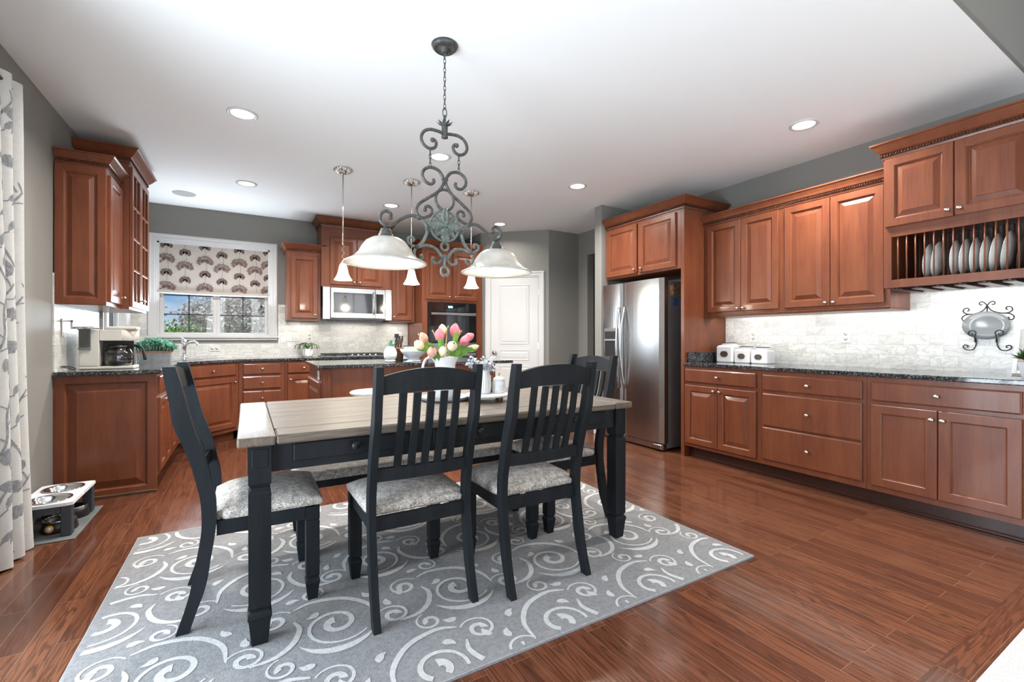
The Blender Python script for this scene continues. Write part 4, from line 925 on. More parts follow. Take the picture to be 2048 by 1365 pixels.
for j in range(9):
    a = 2 * PI * j / 9; d_ = Vector((math.cos(a), math.sin(a), 0)); s_ = Vector((-d_.y, d_.x, 0))
    p = [Vector((0, 0, 2.298)) + d_ * .008, Vector((0, 0, 2.312)) + d_ * .028, Vector((0, 0, 2.322)) + d_ * .046]
    loft(bm, [[p[0] + s_ * .005, p[0] - s_ * .005, p[0] + Vector((0, 0, .003))], [p[1] + s_ * .009, p[1] - s_ * .009, p[1] + Vector((0, 0, .005))], [p[2] + s_ * .001, p[2] - s_ * .001, p[2] + Vector((0, 0, .001))]])
mk('leaf_crown', bm, M_iron, c)
def sc2(name, pts, r, br=0, mat=None, mir=True):
    for s in ((1, -1) if mir else (1,)):
        bm = nb(); q = spline([(s * p[0], 0, p[1]) for p in pts], 7); tube(bm, q, r, 10)
        if br: ball(bm, q[-1], br, 0, 12)
        mk(name, bm, mat or M_iron, c, fix=False)
sc2('top_scroll', [(-.014, 2.262), (-.04, 2.266), (-.083, 2.266), (-.118, 2.247), (-.133, 2.21), (-.119, 2.178), (-.087, 2.163), (-.058, 2.174), (-.049, 2.198), (-.060, 2.214), (-.070, 2.212)], .0085, .0125)
for s in (1, -1):
    bm = nb()
    for j in range(4): torus(bm, (.083 * s, 0, 2.143 - j * .0225), .008, .0022, 'Y' if j % 2 else 'X', .75, 1.8, 14, 6)
    mk('link_chain', bm, M_iron, c, fix=False)
sc2('heart_scroll', [(-.066, 2.004), (-.062, 1.988), (-.080, 1.973), (-.106, 1.980), (-.126, 2.008), (-.118, 2.042), (-.083, 2.063), (-.038, 2.055), (-.009, 2.018), (-.009, 1.984), (-.038, 1.940), (-.095, 1.897), (-.144, 1.858), (-.160, 1.822), (-.146, 1.783)], .0085, .0125)
bm = nb(); torus(bm, (0, 0, 1.900), .052, .0075, 'Y', 1.0, 1.08, 36, 10); mk('ring', bm, M_iron, c, fix=False)
bm = nb(); box(bm, (-.018, -.011, 2.003), (.018, .011, 2.017), .004); mk('collar', bm, M_iron, c)
sc2('inner_scroll', [(-.146, 1.783), (-.112, 1.790), (-.082, 1.808), (-.073, 1.833), (-.089, 1.852), (-.110, 1.846), (-.112, 1.832)], .0078, .011)
sc2('arm', [(-.141, 1.784), (-.190, 1.789), (-.241, 1.764), (-.287, 1.727), (-.322, 1.720), (-.348, 1.744), (-.343, 1.779), (-.318, 1.795), (-.294, 1.783), (-.297, 1.765)], .0088, .0125)
sc2('side_bar', [(-.141, 1.784), (-.114, 1.762), (-.100, 1.733), (-.106, 1.694), (-.127, 1.655), (-.158, 1.627)], .0085, 0, M_verdigris)
sc2('outer_curl', [(-.150, 1.629), (-.182, 1.633), (-.203, 1.650), (-.200, 1.672), (-.180, 1.676), (-.176, 1.662)], .0070, .010, M_verdigris)
sc2('lower_curl', [(-.158, 1.627), (-.170, 1.600), (-.164, 1.572), (-.142, 1.562), (-.126, 1.574), (-.132, 1.584)], .0072, .010, M_verdigris)
sc2('bottom_bar', [(-.158, 1.627), (-.106, 1.640), (-.060, 1.634), (-.034, 1.610), (-.016, 1.580)], .0085, 0, M_verdigris)
sc2('bottom_curl', [(-.010, 1.592), (-.022, 1.564), (-.046, 1.550), (-.070, 1.560), (-.068, 1.576)], .0072, .0095, M_verdigris)
for s in (1, -1):
    bm = nb(); box(bm, (s * .146 - .012, -.012, 1.772), (s * .146 + .012, .012, 1.797), .004); box(bm, (s * .098 - .009, -.011, 1.722), (s * .098 + .009, .011, 1.744), .003); box(bm, (s * .158 - .011, -.011, 1.617), (s * .158 + .011, .011, 1.637), .003); mk('collar', bm, M_iron, c)
bm = nb(); torus(bm, (0, 0, 1.757), .083, .007, 'Y', 1, 1, 44, 10); mk('medallion_ring', bm, M_verdigris, c, fix=False)
bm = nb()   # lobed leaf medallion
def leafshape(bm, ang, l, wd, yy):
    prof = []; n = 22
    for i in range(n + 1):
        t = i / n; wv = wd * (math.sin(PI * t) ** .7) * (.72 + .28 * abs(math.cos(t * PI * 4.5))); prof.append((t * l, wv))
    ca, sa = math.cos(ang), math.sin(ang)
    def P_(a, b, y): return (a * ca - b * sa, y, 1.757 + a * sa + b * ca)
    T = [(a, b, -.004) for a, b in prof]; mid = [(a, 0, -.012) for a, b in prof]; Bt = [(a, -b, -.004) for a, b in prof]
    rows = []
    for a, b in prof: rows.append([P_(a, b, yy), P_(a, b * .5, yy - .008), P_(a, 0, yy - .005), P_(a, -b * .5, yy - .008), P_(a, -b, yy), P_(a, 0, yy + .006)])
    loft(bm, rows)
for j in range(8): leafshape(bm, PI / 2 + j * PI / 4, .098 if j % 2 == 0 else .082, .030 if j % 2 == 0 else .026, -.008 if j % 2 == 0 else .003)
ball(bm, (0, -.016, 1.757), .010, 0, 12); mk('leaf_medallion', bm, M_verdigris, c)
bm = nb(); torus(bm, (0, 0, 1.645), .020, .0075, 'Y', 1, 1.1, 26, 10); mk('small_ring', bm, M_verdigris, c, fix=False)
bm = nb(); lathe(bm, [(0, 1.602), (.012, 1.600), (.016, 1.588), (.012, 1.572), (.008, 1.56), (.007, 1.535), (0, 1.534)], n=16); mk('finial_stem', bm, M_verdigris, c)
bm = nb(); torus(bm, (0, 0, 1.511), .021, .0075, 'Y', 1, 1.12, 26, 10); mk('bottom_ring', bm, M_verdigris, c, fix=False)
for s in (1, -1):
    x = s * .320
    bm = nb(); lathe(bm, [(0, 1.716), (.008, 1.716), (.010, 1.706), (.022, 1.704), (.030, 1.690), (.030, 1.680), (.036, 1.676), (.038, 1.664), (.048, 1.660), (.048, 1.645), (.0, 1.644)], c=(x, 0, 0), n=28); mk('shade_holder', bm, M_iron, c)
    bm = nb(); P_ = [(.044, 1.660), (.070, 1.655), (.098, 1.638), (.118, 1.612), (.134, 1.582), (.158, 1.556), (.190, 1.538), (.205, 1.531), (.206, 1.525), (.202, 1.524), (.186, 1.532), (.154, 1.549), (.129, 1.578), (.112, 1.609), (.092, 1.633), (.066, 1.649), (.044, 1.653)]
    lathe(bm, P_, c=(x, 0, 0), n=56); mk('glass_bowl', bm, M_alab, c)
    bm = nb(); lathe(bm, [(0, 1.548), (.018, 1.551), (.028, 1.565), (.029, 1.580), (.020, 1.600), (.013, 1.615), (.013, 1.64)], c=(x, 0, 0), n=24); mk('bulb', bm, M_bulb, c)
    l = bpy.data.lights.new('chandelier_bulb', 'POINT'); l.energy = LIGHT_CHAND; l.shadow_soft_size = .03; l.color = (1, .9, .76)
    o = bpy.data.objects.new('chandelier_lamp', l); COL.objects.link(o); o.location = (CX + x, CYY, 1.530)

# ================================================================== rug
RX0, RX1, RY0, RY1, RZ = -.53, 2.285, 1.405, 3.30, .011
bm = nb(); box(bm, (RX0, RY0, 0.0005), (RX1, RY1, RZ), .004, 2, 0)
RB = [0]
def ribbon(pts, ws, z=RZ + .0008, mi=1):
    L_, R_ = [], []; RB[0] = (RB[0] + 1) % 37; z += RB[0] * 3e-5
    for i in range(len(pts)):
        a = pts[max(0, i - 1)]; b = pts[min(len(pts) - 1, i + 1)]; d_ = (b - a).normalized() if (b - a).length > 1e-9 else Vector((1, 0)); n_ = Vector((-d_.y, d_.x)); wv = ws[i] * .68
        L_.append(pts[i] + n_ * wv); R_.append(pts[i] - n_ * wv)
    m = .012
    def okp(p): return RX0 + m < p.x < RX1 - m and RY0 + m < p.y < RY1 - m
    for i in range(len(pts) - 1):
        q = [L_[i], L_[i + 1], R_[i + 1], R_[i]]
        if all(okp(p) for p in q):
            f_ = bm.faces.new([bm.verts.new((p.x, p.y, z)) for p in q]); f_.material_index = mi
def spiral(cx, cy, r0, r1, a0, turns, w0, sg=1, n=64, tail=None):
    pts, ws = [], []
    for i in range(n + 1):
        t = i / n; r = r0 * (1 - t) + r1 * t if False else r0 * (r1 / r0) ** (t ** 1.15); a = a0 + sg * turns * 2 * PI * t
        pts.append(Vector((cx + r * math.cos(a), cy + r * math.sin(a)))); ws.append(w0 * (.35 + .85 * t) if t < .9 else w0 * (1.15 + 5 * (t - .9)))
    ribbon(pts, ws); return pts
def arcs(cx, cy, r, a0, a1, w0, n=30):
    pts = [Vector((cx + r * math.cos(a0 + (a1 - a0) * i / n), cy + r * math.sin(a0 + (a1 - a0) * i / n))) for i in range(n + 1)]
    ribbon(pts, [w0 * math.sin(PI * (i / n) * .98 + .03) for i in range(n + 1)])
def curve2(P_, w0, n=6, tp=True):
    q = [Vector((p.x, p.y)) for p in spline([(a, b, 0) for a, b in P_], n)]; m_ = len(q)
    ribbon(q, [w0 * ((math.sin(PI * (i + .3) / m_) ** .5) if tp else 1) for i in range(m_)])
TWX, TWY = .525, .44
def motif(ox, oy, fl):
    s = -1 if fl else 1
    X = lambda a: ox + s * a
    A = lambda a: a if s == 1 else PI - a
    spiral(X(0), oy, .135, .026, A(-2.4), 1.62, .019, s)
    arcs(X(.0), oy - .004, .160, A(-2.5), A(-.5), .024)
    spiral(X(.215), oy + .125, .075, .018, A(2.6), 1.45, .015, -s)
    curve2([(X(.145), oy + .09), (X(.13), oy + .03), (X(.16), oy - .05), (X(.22), oy - .10), (X(.30), oy - .11)], .017)
    spiral(X(-.215), oy - .06, .070, .017, A(.4), 1.45, .015, s)
    curve2([(X(-.155), oy - .04), (X(-.14), oy + .07), (X(-.06), oy + .165), (X(.06), oy + .20), (X(.14), oy + .175)], .017)
    spiral(X(.20), oy - .175, .058, .015, A(1.4), 1.3, .013, -s)
    for lx, ly, la in ((-.17, .13, .9), (.10, -.205, .2), (.30, .02, 1.4), (-.28, .07, 2.0), (.055, .115, -.6)):
        a = A(la); d_ = Vector((math.cos(a), math.sin(a))); n_ = Vector((-d_.y, d_.x)); p = Vector((X(lx), oy + ly))
        ribbon([p + d_ * t * .055 + n_ * .010 * math.sin(t * PI) for t in [i / 8 for i in range(9)]], [.022 * math.sin(PI * (i / 8) ** .7) + .001 for i in range(9)])
row = 0; y = RY0 + .06
while y < RY1 + .2:
    x = RX0 + (.05 if row % 2 == 0 else .05 - TWX / 2)
    while x < RX1 + .3: motif(x, y, row % 2); x += TWX
    y += TWY; row += 1
me = mk('area_rug', bm, [M_rug, M_rugw], fix=False); tag(me, 'grey area rug with ivory scroll pattern under the dining table', 'rug')
bm = nb()
for a, b in (((RX0 - .004, RY0 - .004), (RX1 + .004, RY0)), ((RX0 - .004, RY1), (RX1 + .004, RY1 + .004)), ((RX0 - .004, RY0), (RX0, RY1)), ((RX1, RY0), (RX1 + .004, RY1))): box(bm, (a[0], a[1], .0005), (b[0], b[1], .010))
mk('binding', bm, M_rugedge, me)
RT = RZ + .001

# ================================================================== dining table
TX0, TX1, TY0, TY1, TZ = -.03, 1.905, 1.885, 2.935, .785
t = thing('dining_table', 'farmhouse dining table, weathered brown top on black base with drawers', 'table', (0, 0, RT))
bm = nb(); zt0, zt1 = TZ - .036 - RT, TZ - RT
ny = 7; pw = (TY1 - TY0) / ny
for k in range(ny): box(bm, (TX0 + .125, TY0 + k * pw + (.0003 if k else 0), zt0), (TX1 - .125, TY0 + (k + 1) * pw - (.0003 if k < ny - 1 else 0), zt1), .0012 if 0 < k < ny - 1 else .007, 1, 0)
for a, b in ((TX0, TX0 + .124), (TX1 - .124, TX1)): box(bm, (a, TY0, zt0), (b, TY1, zt1), .007, 2, 1)
mk('tabletop', bm, [M_ttop, M_ttop2], t)
zb = zt0 - .0005
def sqring(cx, cy, a, z): return [(cx - a, cy - a, z), (cx + a, cy - a, z), (cx + a, cy + a, z), (cx - a, cy + a, z)]
def tleg(cx, cy):
    bm = nb(); pr = [(.0375, zb), (.0375, .598), (.032, .585), (.028, .580), (.030, .574), (.036, .566), (.0375, .556), (.0365, .14), (.031, .132), (.030, .126), (.038, .118), (.040, .105), (.036, .095), (.027, .0)]
    loft(bm, [sqring(cx, cy, a, z) for a, z in pr]); b2 = bm
    for sy in (-1,): box(bm, (cx - .026, cy - .0395, .655), (cx + .026, cy - .0375, zb - .012), .001)
    return mk('leg', bm, M_black, t)
lx0, lx1, ly0, ly1 = TX0 + .0725, TX1 - .0725, TY0 + .055, TY1 - .055
for cx in (lx0, lx1):
    for cy in (ly0, ly1): tleg(cx, cy)
for y0, y1 in ((ly0 - .022, ly0 + .006), (ly1 - .006, ly1 + .022)):
    bm = nb(); box(bm, (lx0 + .0375, y0, .632), (lx1 - .0375, y1, zb), .001); mk('apron', bm, M_black, t)
for x0, x1 in ((lx0 - .022, lx0 + .006), (lx1 - .006, lx1 + .022)):
    bm = nb(); box(bm, (x0, ly0 + .0375, .632), (x1, ly1 - .0375, zb), .001); mk('apron', bm, M_black, t)
for dx in (.155, .715, 1.275):
    bm = nb(); box(bm, (dx, ly0 - .034, .664), (dx + .45, ly0 - .0225, zb - .005), .003); d = mk('drawer', bm, M_black, t)
    bm = nb(); lathe(bm, [(0, 0), (.013, 0), (.009, .008), (.016, .014), (.018, .022), (.012, .029), (0, .032)], n=20, M=Mx); mk('knob', bm, M_darkiron, d, (dx + .225, ly0 - .034, .702))

# ================================================================== dining chairs (front faces local +y)
PB = [(1.035, -.325, -.285), (.97, -.317, -.268), (.89, -.303, -.250), (.81, -.292, -.232), (.73, -.262, -.206), (.65, -.236, -.184), (.58, -.220, -.170), (.52, -.208, -.157), (.45, -.203, -.154), (.39, -.203, -.156), (.33, -.210, -.163), (.26, -.222, -.174), (.20, -.232, -.182), (.14, -.243, -.196), (.07, -.262, -.220), (.0, -.285, -.242)]
PB = [(z - .011 if z > .5 else z, a, b) for z, a, b in PB]
def yc(z):
    for (z1, a1, b1), (z0, a0, b0) in zip(PB, PB[1:]):
        if z0 <= z <= z1: q = (z - z0) / (z1 - z0); return (a0 + b0) / 2 * (1 - q) + (a1 + b1) / 2 * q
    return (PB[0][1] + PB[0][2]) / 2
def smooth_prof():
    out = []
    zs = [1.024 - k * (1.024) / 34 for k in range(35)]
    A_ = spline([(a, 0, z) for z, a, b in PB], 5); B_ = spline([(b, 0, z) for z, a, b in PB], 5)
    return list(zip(A_, B_))
def make_chair(label):
    t = thing('dining_chair', label, 'chair', (0, 0, 0), 0, 'black slat-back dining chairs')
    hw = .222; pt = .029
    sp = smooth_prof()
    for s in (-1, 1):
        bm = nb(); x0, x1 = (hw - pt) * s, hw * s
        rings = []
        for a, b in sp:
            rings.append([(x0, a.x, a.z), (x1, a.x, a.z), (x1, b.x, b.z), (x0, b.x, b.z)])
        loft(bm, rings, True, True, 0, False)
        mk('rear_leg', bm, M_black, t)
    for s in (-1, 1):
        bm = nb(); cx, cy = s * (hw - .026), .196
        pr = [(.027, .405), (.027, .350), (.025, .345), (.027, .340), (.0265, .105), (.022, .098), (.0215, .094), (.027, .088), (.0285, .076), (.026, .066), (.019, .0)]
        loft(bm, [sqring(cx, cy, a, z) for a, z in pr]); mk('front_leg', bm, M_black, t)
    # top rail, arched and bowed backwards
    def bow(x): return -.022 * (1 - (x / hw) ** 2)
    xi = hw - pt - .0005
    bm = nb(); rings = []
    for i in range(17):
        x = -xi + 2 * xi * i / 16; u = 1 - (x / xi) ** 2; zb_, zt_ = .915 + .010 * u, .988 + .030 * u
        yb, yt = yc(.92) + bow(x), yc(1.0) + bow(x)
        rings.append([(x, yb - .012, zb_), (x, yb + .012, zb_), (x, yt + .012, zt_), (x, yt - .012, zt_)])
    loft(bm, rings); mk('top_rail', bm, M_black, t)
    bm = nb(); rings = []
    for i in range(13):
        x = -xi + 2 * xi * i / 12; y_ = yc(.59) + bow(x) * .8
        rings.append([(x, y_ - .011, .560), (x, y_ + .011, .560), (x, y_ + .009, .612), (x, y_ - .013, .612)])
    loft(bm, rings); mk('lower_rail', bm, M_black, t)
    for k in range(5):
        xc = (k - 2) * .0565; bm = nb(); rings = []
        for i in range(15):
            z = .6122 + (.920 - .6122) * i / 14; y_ = yc(z) + bow(xc) * (.8 + .2 * i / 14); wv = .0145
            rings.append([(xc - wv, y_ - .007, z), (xc + wv, y_ - .007, z), (xc + wv, y_ + .007, z), (xc - wv, y_ + .007, z)])
        loft(bm, rings); mk('slat', bm, M_black, t)
    # seat rails
    bx('seat_rail', (-hw + pt + .0005, -.190, .352), (hw - pt - .0005, -.170, .410), M_black, t, .001)
    bx('seat_rail', (-hw + .054, .185, .352), (hw - .054, .208, .410), M_black, t, .001)
    for s in (-1, 1): bx('seat_rail', (s * (hw - .008), -.154, .352), (s * (hw - .030), .168, .410), M_black, t, .001)
    # upholstered cushion
    bm = nb(); nx, ny_ = 18, 18; a, b0, b1 = hw + .006, -.1725, .236
    rows = []
    def sup(u): return (1 - abs(u) ** 3.2) ** .42 if abs(u) < 1 else 0
    top = {}; 
    for i in range(nx + 1):
        for j in range(ny_ + 1):
            u = -1 + 2 * i / nx; v = -1 + 2 * j / ny_
            uu = math.sin(u * PI / 2); vv = math.sin(v * PI / 2)
            x = uu * a * (1 - .02 * (1 - vv)); y_ = (b0 + b1) / 2 + vv * (b1 - b0) / 2
            hgt = .436 + .036 * min(sup(uu), 1) * min(sup(vv), 1) + .022 * (1 - uu * uu) * (1 - vv * vv)
            if y_ < -.148: x = uu * .1915
            elif y_ < -.10: q_ = (y_ + .148) / .048; x = uu * (.1915 + (a - .1915) * q_ ** .5)
            top[i, j] = bm.verts.new((x, y_, hgt))
    for i in range(nx):
        for j in range(ny_): f_ = bm.faces.new((top[i, j], top[i + 1, j], top[i + 1, j + 1], top[i, j + 1])); f_.smooth = True
    edge = [(i, 0) for i in range(nx)] + [(nx, j) for j in range(ny_)] + [(i, ny_) for i in range(nx, 0, -1)] + [(0, j) for j in range(ny_, 0, -1)]
    prev = [top[e] for e in edge]
    cy_ = (b0 + b1) / 2
    for k_, z_ in ((1.000, .424), (.99, .4125), (.93, .4105)):
        cur = [bm.verts.new((top[e].co.x * k_, cy_ + (top[e].co.y - cy_) * k_, z_)) for e in edge]
        for q in range(len(edge)): f_ = bm.faces.new((prev[q], prev[(q + 1) % len(edge)], cur[(q + 1) % len(edge)], cur[q])); f_.smooth = True
        prev = cur
    bm.faces.new(prev); mk('seat_cushion', bm, M_seat, t)
    return t
ch = make_chair('black slat-back chair with grey tweed seat at the left end of the table')
ch.location = (.052, 2.345, RT); ch.rotation_euler = (0, 0, -PI / 2)
dup(ch, (.640, 2.035, RT), 0, 'black slat-back chair on the near side of the table, closer to its left end')
dup(ch, (1.205, 1.965, RT), 0, 'black slat-back chair on the near side of the table, closer to its right end')
dup(ch, (1.725, 2.375, RT), PI / 2, 'black slat-back chair at the right end of the table by the fridge')
# bench on the far side
t = thing('dining_bench', 'backless black bench with grey tweed seat under the far table edge', 'bench', (.92, 2.83, RT))
for sx in (-1, 1):
    for sy in (-1, 1):
        bm = nb(); pr = [(.027, .40), (.027, .350), (.025, .345), (.027, .340), (.0265, .105), (.022, .098), (.0215, .094), (.027, .088), (.0285, .076), (.026, .066), (.019, .0)]
        loft(bm, [sqring(sx * .66, sy * .135, a, z) for a, z in pr]); mk('leg', bm, M_black, t)
for sy in (-1, 1): bx('seat_rail', (-.632, sy * .125 - .01, .352), (.632, sy * .125 + .01, .408), M_black, t, .001)
for sx in (-1, 1): bx('seat_rail', (sx * .66 - .01, -.107, .352), (sx * .66 + .01, .107, .408), M_black, t, .001)
bm = nb(); rings = []
for i in range(9):
    q = i / 8; e = math.sin(q * PI / 2) ; x_, y_ = .695 - .02 * (1 - math.cos(q * PI / 2)) * 1.4, .165 - .02 * (1 - math.cos(q * PI / 2)) * 1.4
    rings.append([(-x_, -y_, .409 + .055 * e), (x_, -y_, .409 + .055 * e), (x_, y_, .409 + .055 * e), (-x_, y_, .409 + .055 * e)])
loft(bm, rings, True, True); mk('seat_cushion', bm, M_seat, t)
t.scale = (1, 1, .87)

# ================================================================== table centrepiece
TT = TZ + .0006
c = thing('serving_tray', 'round grey galvanised tray under the tulip pitcher', 'tray', (1.01, 2.50, TT))
bm = nb(); lathe(bm, [(0, 0), (.125, 0), (.140, .004), (.145, .022), (.141, .022), (.134, .008), (0, .007)], n=48); mk('pan', bm, M_galv, c)
c = thing('water_pitcher', 'white ceramic pitcher holding the tulips on the round grey tray', 'pitcher', (1.01, 2.50, TT + .0075))
bm = nb(); prof = [(0, 0), (.056, 0), (.060, .006), (.066, .05), (.068, .09), (.062, .135), (.058, .17), (.061, .205), (.070, .240), (.0705, .246), (.067, .246), (.057, .205), (.054, .17), (.058, .13), (.062, .09), (.058, .02), (0, .014)]
rings = []
for r_, z in prof:
    ring = []
    for k in range(40):
        a = 2 * PI * k / 40; q = r_ * (1 + (.30 * max(0, math.cos(a)) ** 8 if z > .22 else 0)); ring.append(Vector((q * math.cos(a), q * math.sin(a), z + (.012 * max(0, math.cos(a)) ** 6 if z > .23 else 0) + (.004 * math.sin(a * 3) if z > .23 else 0))))
    rings.append(ring)
loft(bm, rings, True, True, 0, True)
for z in (.07, .10): torus(bm, (0, 0, z), .067, .0018, 'Z', 1, 1, 40, 6)
mk('body', bm, M_white, c, fix=True)
bm = nb(); q = spline([(-.058, 0, .215), (-.085, 0, .242), (-.122, 0, .230), (-.138, 0, .175), (-.122, 0, .115), (-.090, 0, .075), (-.063, 0, .062)], 6); rings = []
for p_, (t_, a_, b_) in zip(q, frames(q)): rings.append([p_ + a_ * .007 * math.cos(k * PI / 4) + b_ * .011 * math.sin(k * PI / 4) for k in range(8)])
loft(bm, rings, True, True, 0, True); mk('handle', bm, M_white, c)
def bloom(bm, base, d, ln, wd, op=.25):
    d = d.normalized(); u_ = d.orthogonal().normalized(); v_ = d.cross(u_)
    for lay in range(2):
        for k in range(3):
            a0 = 2 * PI * (k + lay * .5) / 3 + lay * .1; n1, n2 = 7, 5; g = {}
            for i in range(n1 + 1):
                t = i / n1; rr = wd * (math.sin(PI * min(.99, t * .90 + .07)) ** .8) * (1 - .12 * lay * (1 - t)) + op * .006 * t; half = 1.12 * math.sin(PI * (.10 + .82 * t)) ** .75
                if i == n1: half = .12
                for j in range(n2 + 1):
                    a = a0 + (j / n2 * 2 - 1) * half; rad = rr * (1 - .06 * abs(j / n2 * 2 - 1)) + lay * .0008
                    g[i, j] = bm.verts.new(base + d * ln * t + (u_ * math.cos(a) + v_ * math.sin(a)) * rad)
            for i in range(n1):
                for j in range(n2): f_ = bm.faces.new((g[i, j], g[i + 1, j], g[i + 1, j + 1], g[i, j + 1])); f_.smooth = True
NECK = Vector((1.01, 2.50, 1.02))
TUL = [((1.062, 2.50, 1.155), (.15, -.1, 1), .075, .026, M_pink, 'tallest pink tulip at the top middle of the bouquet'),
 ((.965, 2.47, 1.130), (-.15, -.3, 1), .070, .027, M_pink, 'full pink tulip upper left of the bouquet centre'),
 ((1.010, 2.42, 1.085), (.0, -.8, .55), .056, .027, M_ivory, 'ivory tulip facing forward in the middle of the bouquet'),
 ((1.090, 2.44, 1.100), (.35, -.4, .9), .068, .025, M_pink, 'deep pink tulip right of the front ivory one'),
 ((1.130, 2.50, 1.135), (.9, -.1, .55), .066, .023, M_pink, 'pink tulip leaning right near the upper right edge of the bouquet'),
 ((1.130, 2.47, 1.075), (1, -.1, .32), .078, .019, M_ivory, 'long ivory tulip pointing right at the bouquet edge'),
 ((.868, 2.48, 1.080), (-.55, -.2, .55), .070, .025, M_ivory, 'ivory tulip at the far left of the bouquet'),
 ((.902, 2.44, 1.040), (-.12, -.6, .85), .064, .025, M_peach, 'peach tulip low at the left above the pitcher handle'),
 ((.960, 2.43, 1.045), (-.0, -.6, .9), .062, .023, M_ivory, 'ivory tulip low in front, just above the pitcher rim'),
 ((.905, 2.53, 1.115), (-.45, .0, .9), .066, .024, M_peach, 'pale peach tulip upper left with leaves in front'),
 ((1.018, 2.55, 1.165), (-.05, .2, 1), .062, .024, M_ivory, 'ivory tulip at the back top of the bouquet'),
 ((1.105, 2.56, 1.150), (.3, .2, 1), .060, .021, M_peach, 'small peach tulip at the back right of the bouquet')]
for i, (b, d, ln, wd, m_, lab) in enumerate(TUL):
    b = Vector(b); d = Vector(d).normalized(); t = thing('tulip', lab, 'flower', (0, 0, 0), 0, 'tulips in the white pitcher')
    bm = nb(); bloom(bm, b, d, ln * 1.12, wd * 1.12, .0); mk('flower_head', bm, m_, t, fix=False)
    off = Vector((b.x - NECK.x, b.y - NECK.y, 0)); off = off.normalized() * min(.028, off.length) if off.length > 0 else off
    s0 = NECK + off * .8 - Vector((0, 0, .09)); s1 = NECK + off * 1.5 + Vector((0, 0, .01))
    bm = nb(); q = spline([s0, s1, (s1 + b) / 2 + Vector((0, 0, .006)) - d * .01, b + d * .004], 5); tube(bm, q, .0032, 7); mk('stem', bm, M_green, t, fix=False)
    if i in (0, 1, 3, 4, 5, 6, 7, 9, 11):
        bm = nb(); e = b + Vector((d.x * .055 + random.uniform(-.02, .02), -.02, .05 if i in (0, 1, 11) else .004)); q = spline([s1 - Vector((0, 0, .03)), (s1 * .45 + e * .55) + Vector((0, -.015, .018)), e], 8); n_ = len(q); sd_ = (e - s1).cross(Vector((0, 1, .3))).normalized(); rows = []
        for k, p_ in enumerate(q):
            wv = .017 * math.sin(PI * min(1, (k + .4) / n_)) ** .8; rows.append([bm.verts.new(p_ + sd_ * wv), bm.verts.new(p_ + Vector((0, -.004, 0))), bm.verts.new(p_ - sd_ * wv)])
        for k in range(n_ - 1):
            for j in range(2): bm.faces.new((rows[k][j], rows[k][j + 1], rows[k + 1][j + 1], rows[k + 1][j]))
        mk('leaf', bm, M_green, t, fix=False)
t = thing('greenery_sprig', 'thin olive sprigs standing up among the tulips', 'sprig', (0, 0, 0)); bm = nb()
for a, b_ in (((.93, 2.52, 1.17)), ((.90))) if False else [((.845, 2.50, 1.17), 0), ((.935, 2.50, 1.19), 0), ((1.02, 2.49, 1.215), 0), ((1.12, 2.52, 1.19), 0), ((1.155, 2.50, 1.175), 0), ((.84, 2.48, 1.12), 0)]:
    e = Vector(a); tube(bm, spline([NECK, (NECK + e) / 2 + Vector((0, 0, .01)), e], 5), [.003] * 8 + [.0015] * 3, 5)
    for k in range(5): 
        p_ = NECK.lerp(e, .72 + .07 * k); ball(bm, p_ + Vector((random.uniform(-.005, .005), 0, 0)), .0035, 0, 6, (1, 1, 2))
mk('stems', bm, M_gold, t, fix=False)
# riser with vase, jar and silver leaves
c = thing('wooden_riser', 'round white pedestal board with small walnut feet on the table', 'riser', (1.205, 2.335, TT))
bm = nb(); lathe(bm, [(0, .028), (.122, .028), (.126, .032), (.126, .038), (.120, .043), (0, .043)], n=48); mk('board', bm, M_bisque, c)
for k in range(4):
    a = PI / 4 + k * PI / 2 - .35; bm = nb(); lathe(bm, [(0, 0), (.010, 0), (.014, .027), (0, .0275)], c=(.095 * math.cos(a), .095 * math.sin(a), 0), n=14); mk('foot', bm, M_walnut, c)
RZ2 = TT + .0435
c = thing('white_vase', 'ribbed white vase on the round riser holding silver leaves', 'vase', (1.185, 2.33, RZ2))
bm = nb(); rings = []
for r_, z in [(.026, 0), (.033, .008), (.037, .05), (.034, .095), (.026, .118), (.030, .135), (.027, .135), (.022, .115), (.022, .05)]:
    rings.append([Vector(((r_ + .0012 * math.cos(16 * a)) * math.cos(a), (r_ + .0012 * math.cos(16 * a)) * math.sin(a), z)) for a in [2 * PI * k / 64 for k in range(64)]])
loft(bm, rings, True, True, 0, True); mk('body', bm, M_bisque, c)
t = thing('silver_leaf_bunch', 'silver-grey artificial leaf bunch in the ribbed white vase', 'foliage', (1.185, 2.33, RZ2 + .12))
bm = nb()
for k in range(30):
    a = random.uniform(0, 2 * PI); e = random.uniform(.0, 1.1); d = Vector((math.cos(a) * math.cos(e) * 1.25, math.sin(a) * math.cos(e), math.sin(e))); p0 = Vector((0, 0, .0)); p1 = d * random.uniform(.06, .095) + Vector((-.012, 0, .012))
    tube(bm, [p0, p1], .0014, 4)
    for j in range(5):
        q = p0.lerp(p1, .55 + .12 * j); n_ = Vector((random.uniform(-1, 1), random.uniform(-1, 1), random.uniform(-1, 1))).normalized(); u_ = n_.orthogonal().normalized(); l_ = .022
        vs = [q, q + n_ * l_ * .5 + u_ * l_ * .42, q + n_ * l_, q + n_ * l_ * .5 - u_ * l_ * .42]; bm.faces.new([bm.verts.new(v) for v in vs])
mk('leaves', bm, M_silverleaf, t, fix=False)
c = thing('lidded_jar', 'embossed white jar with brass knob on the round riser', 'jar', (1.275, 2.325, RZ2))
bm = nb(); lathe(bm, [(0, 0), (.036, 0), (.038, .004), (.038, .066), (.036, .069), (0, .069)], n=36)
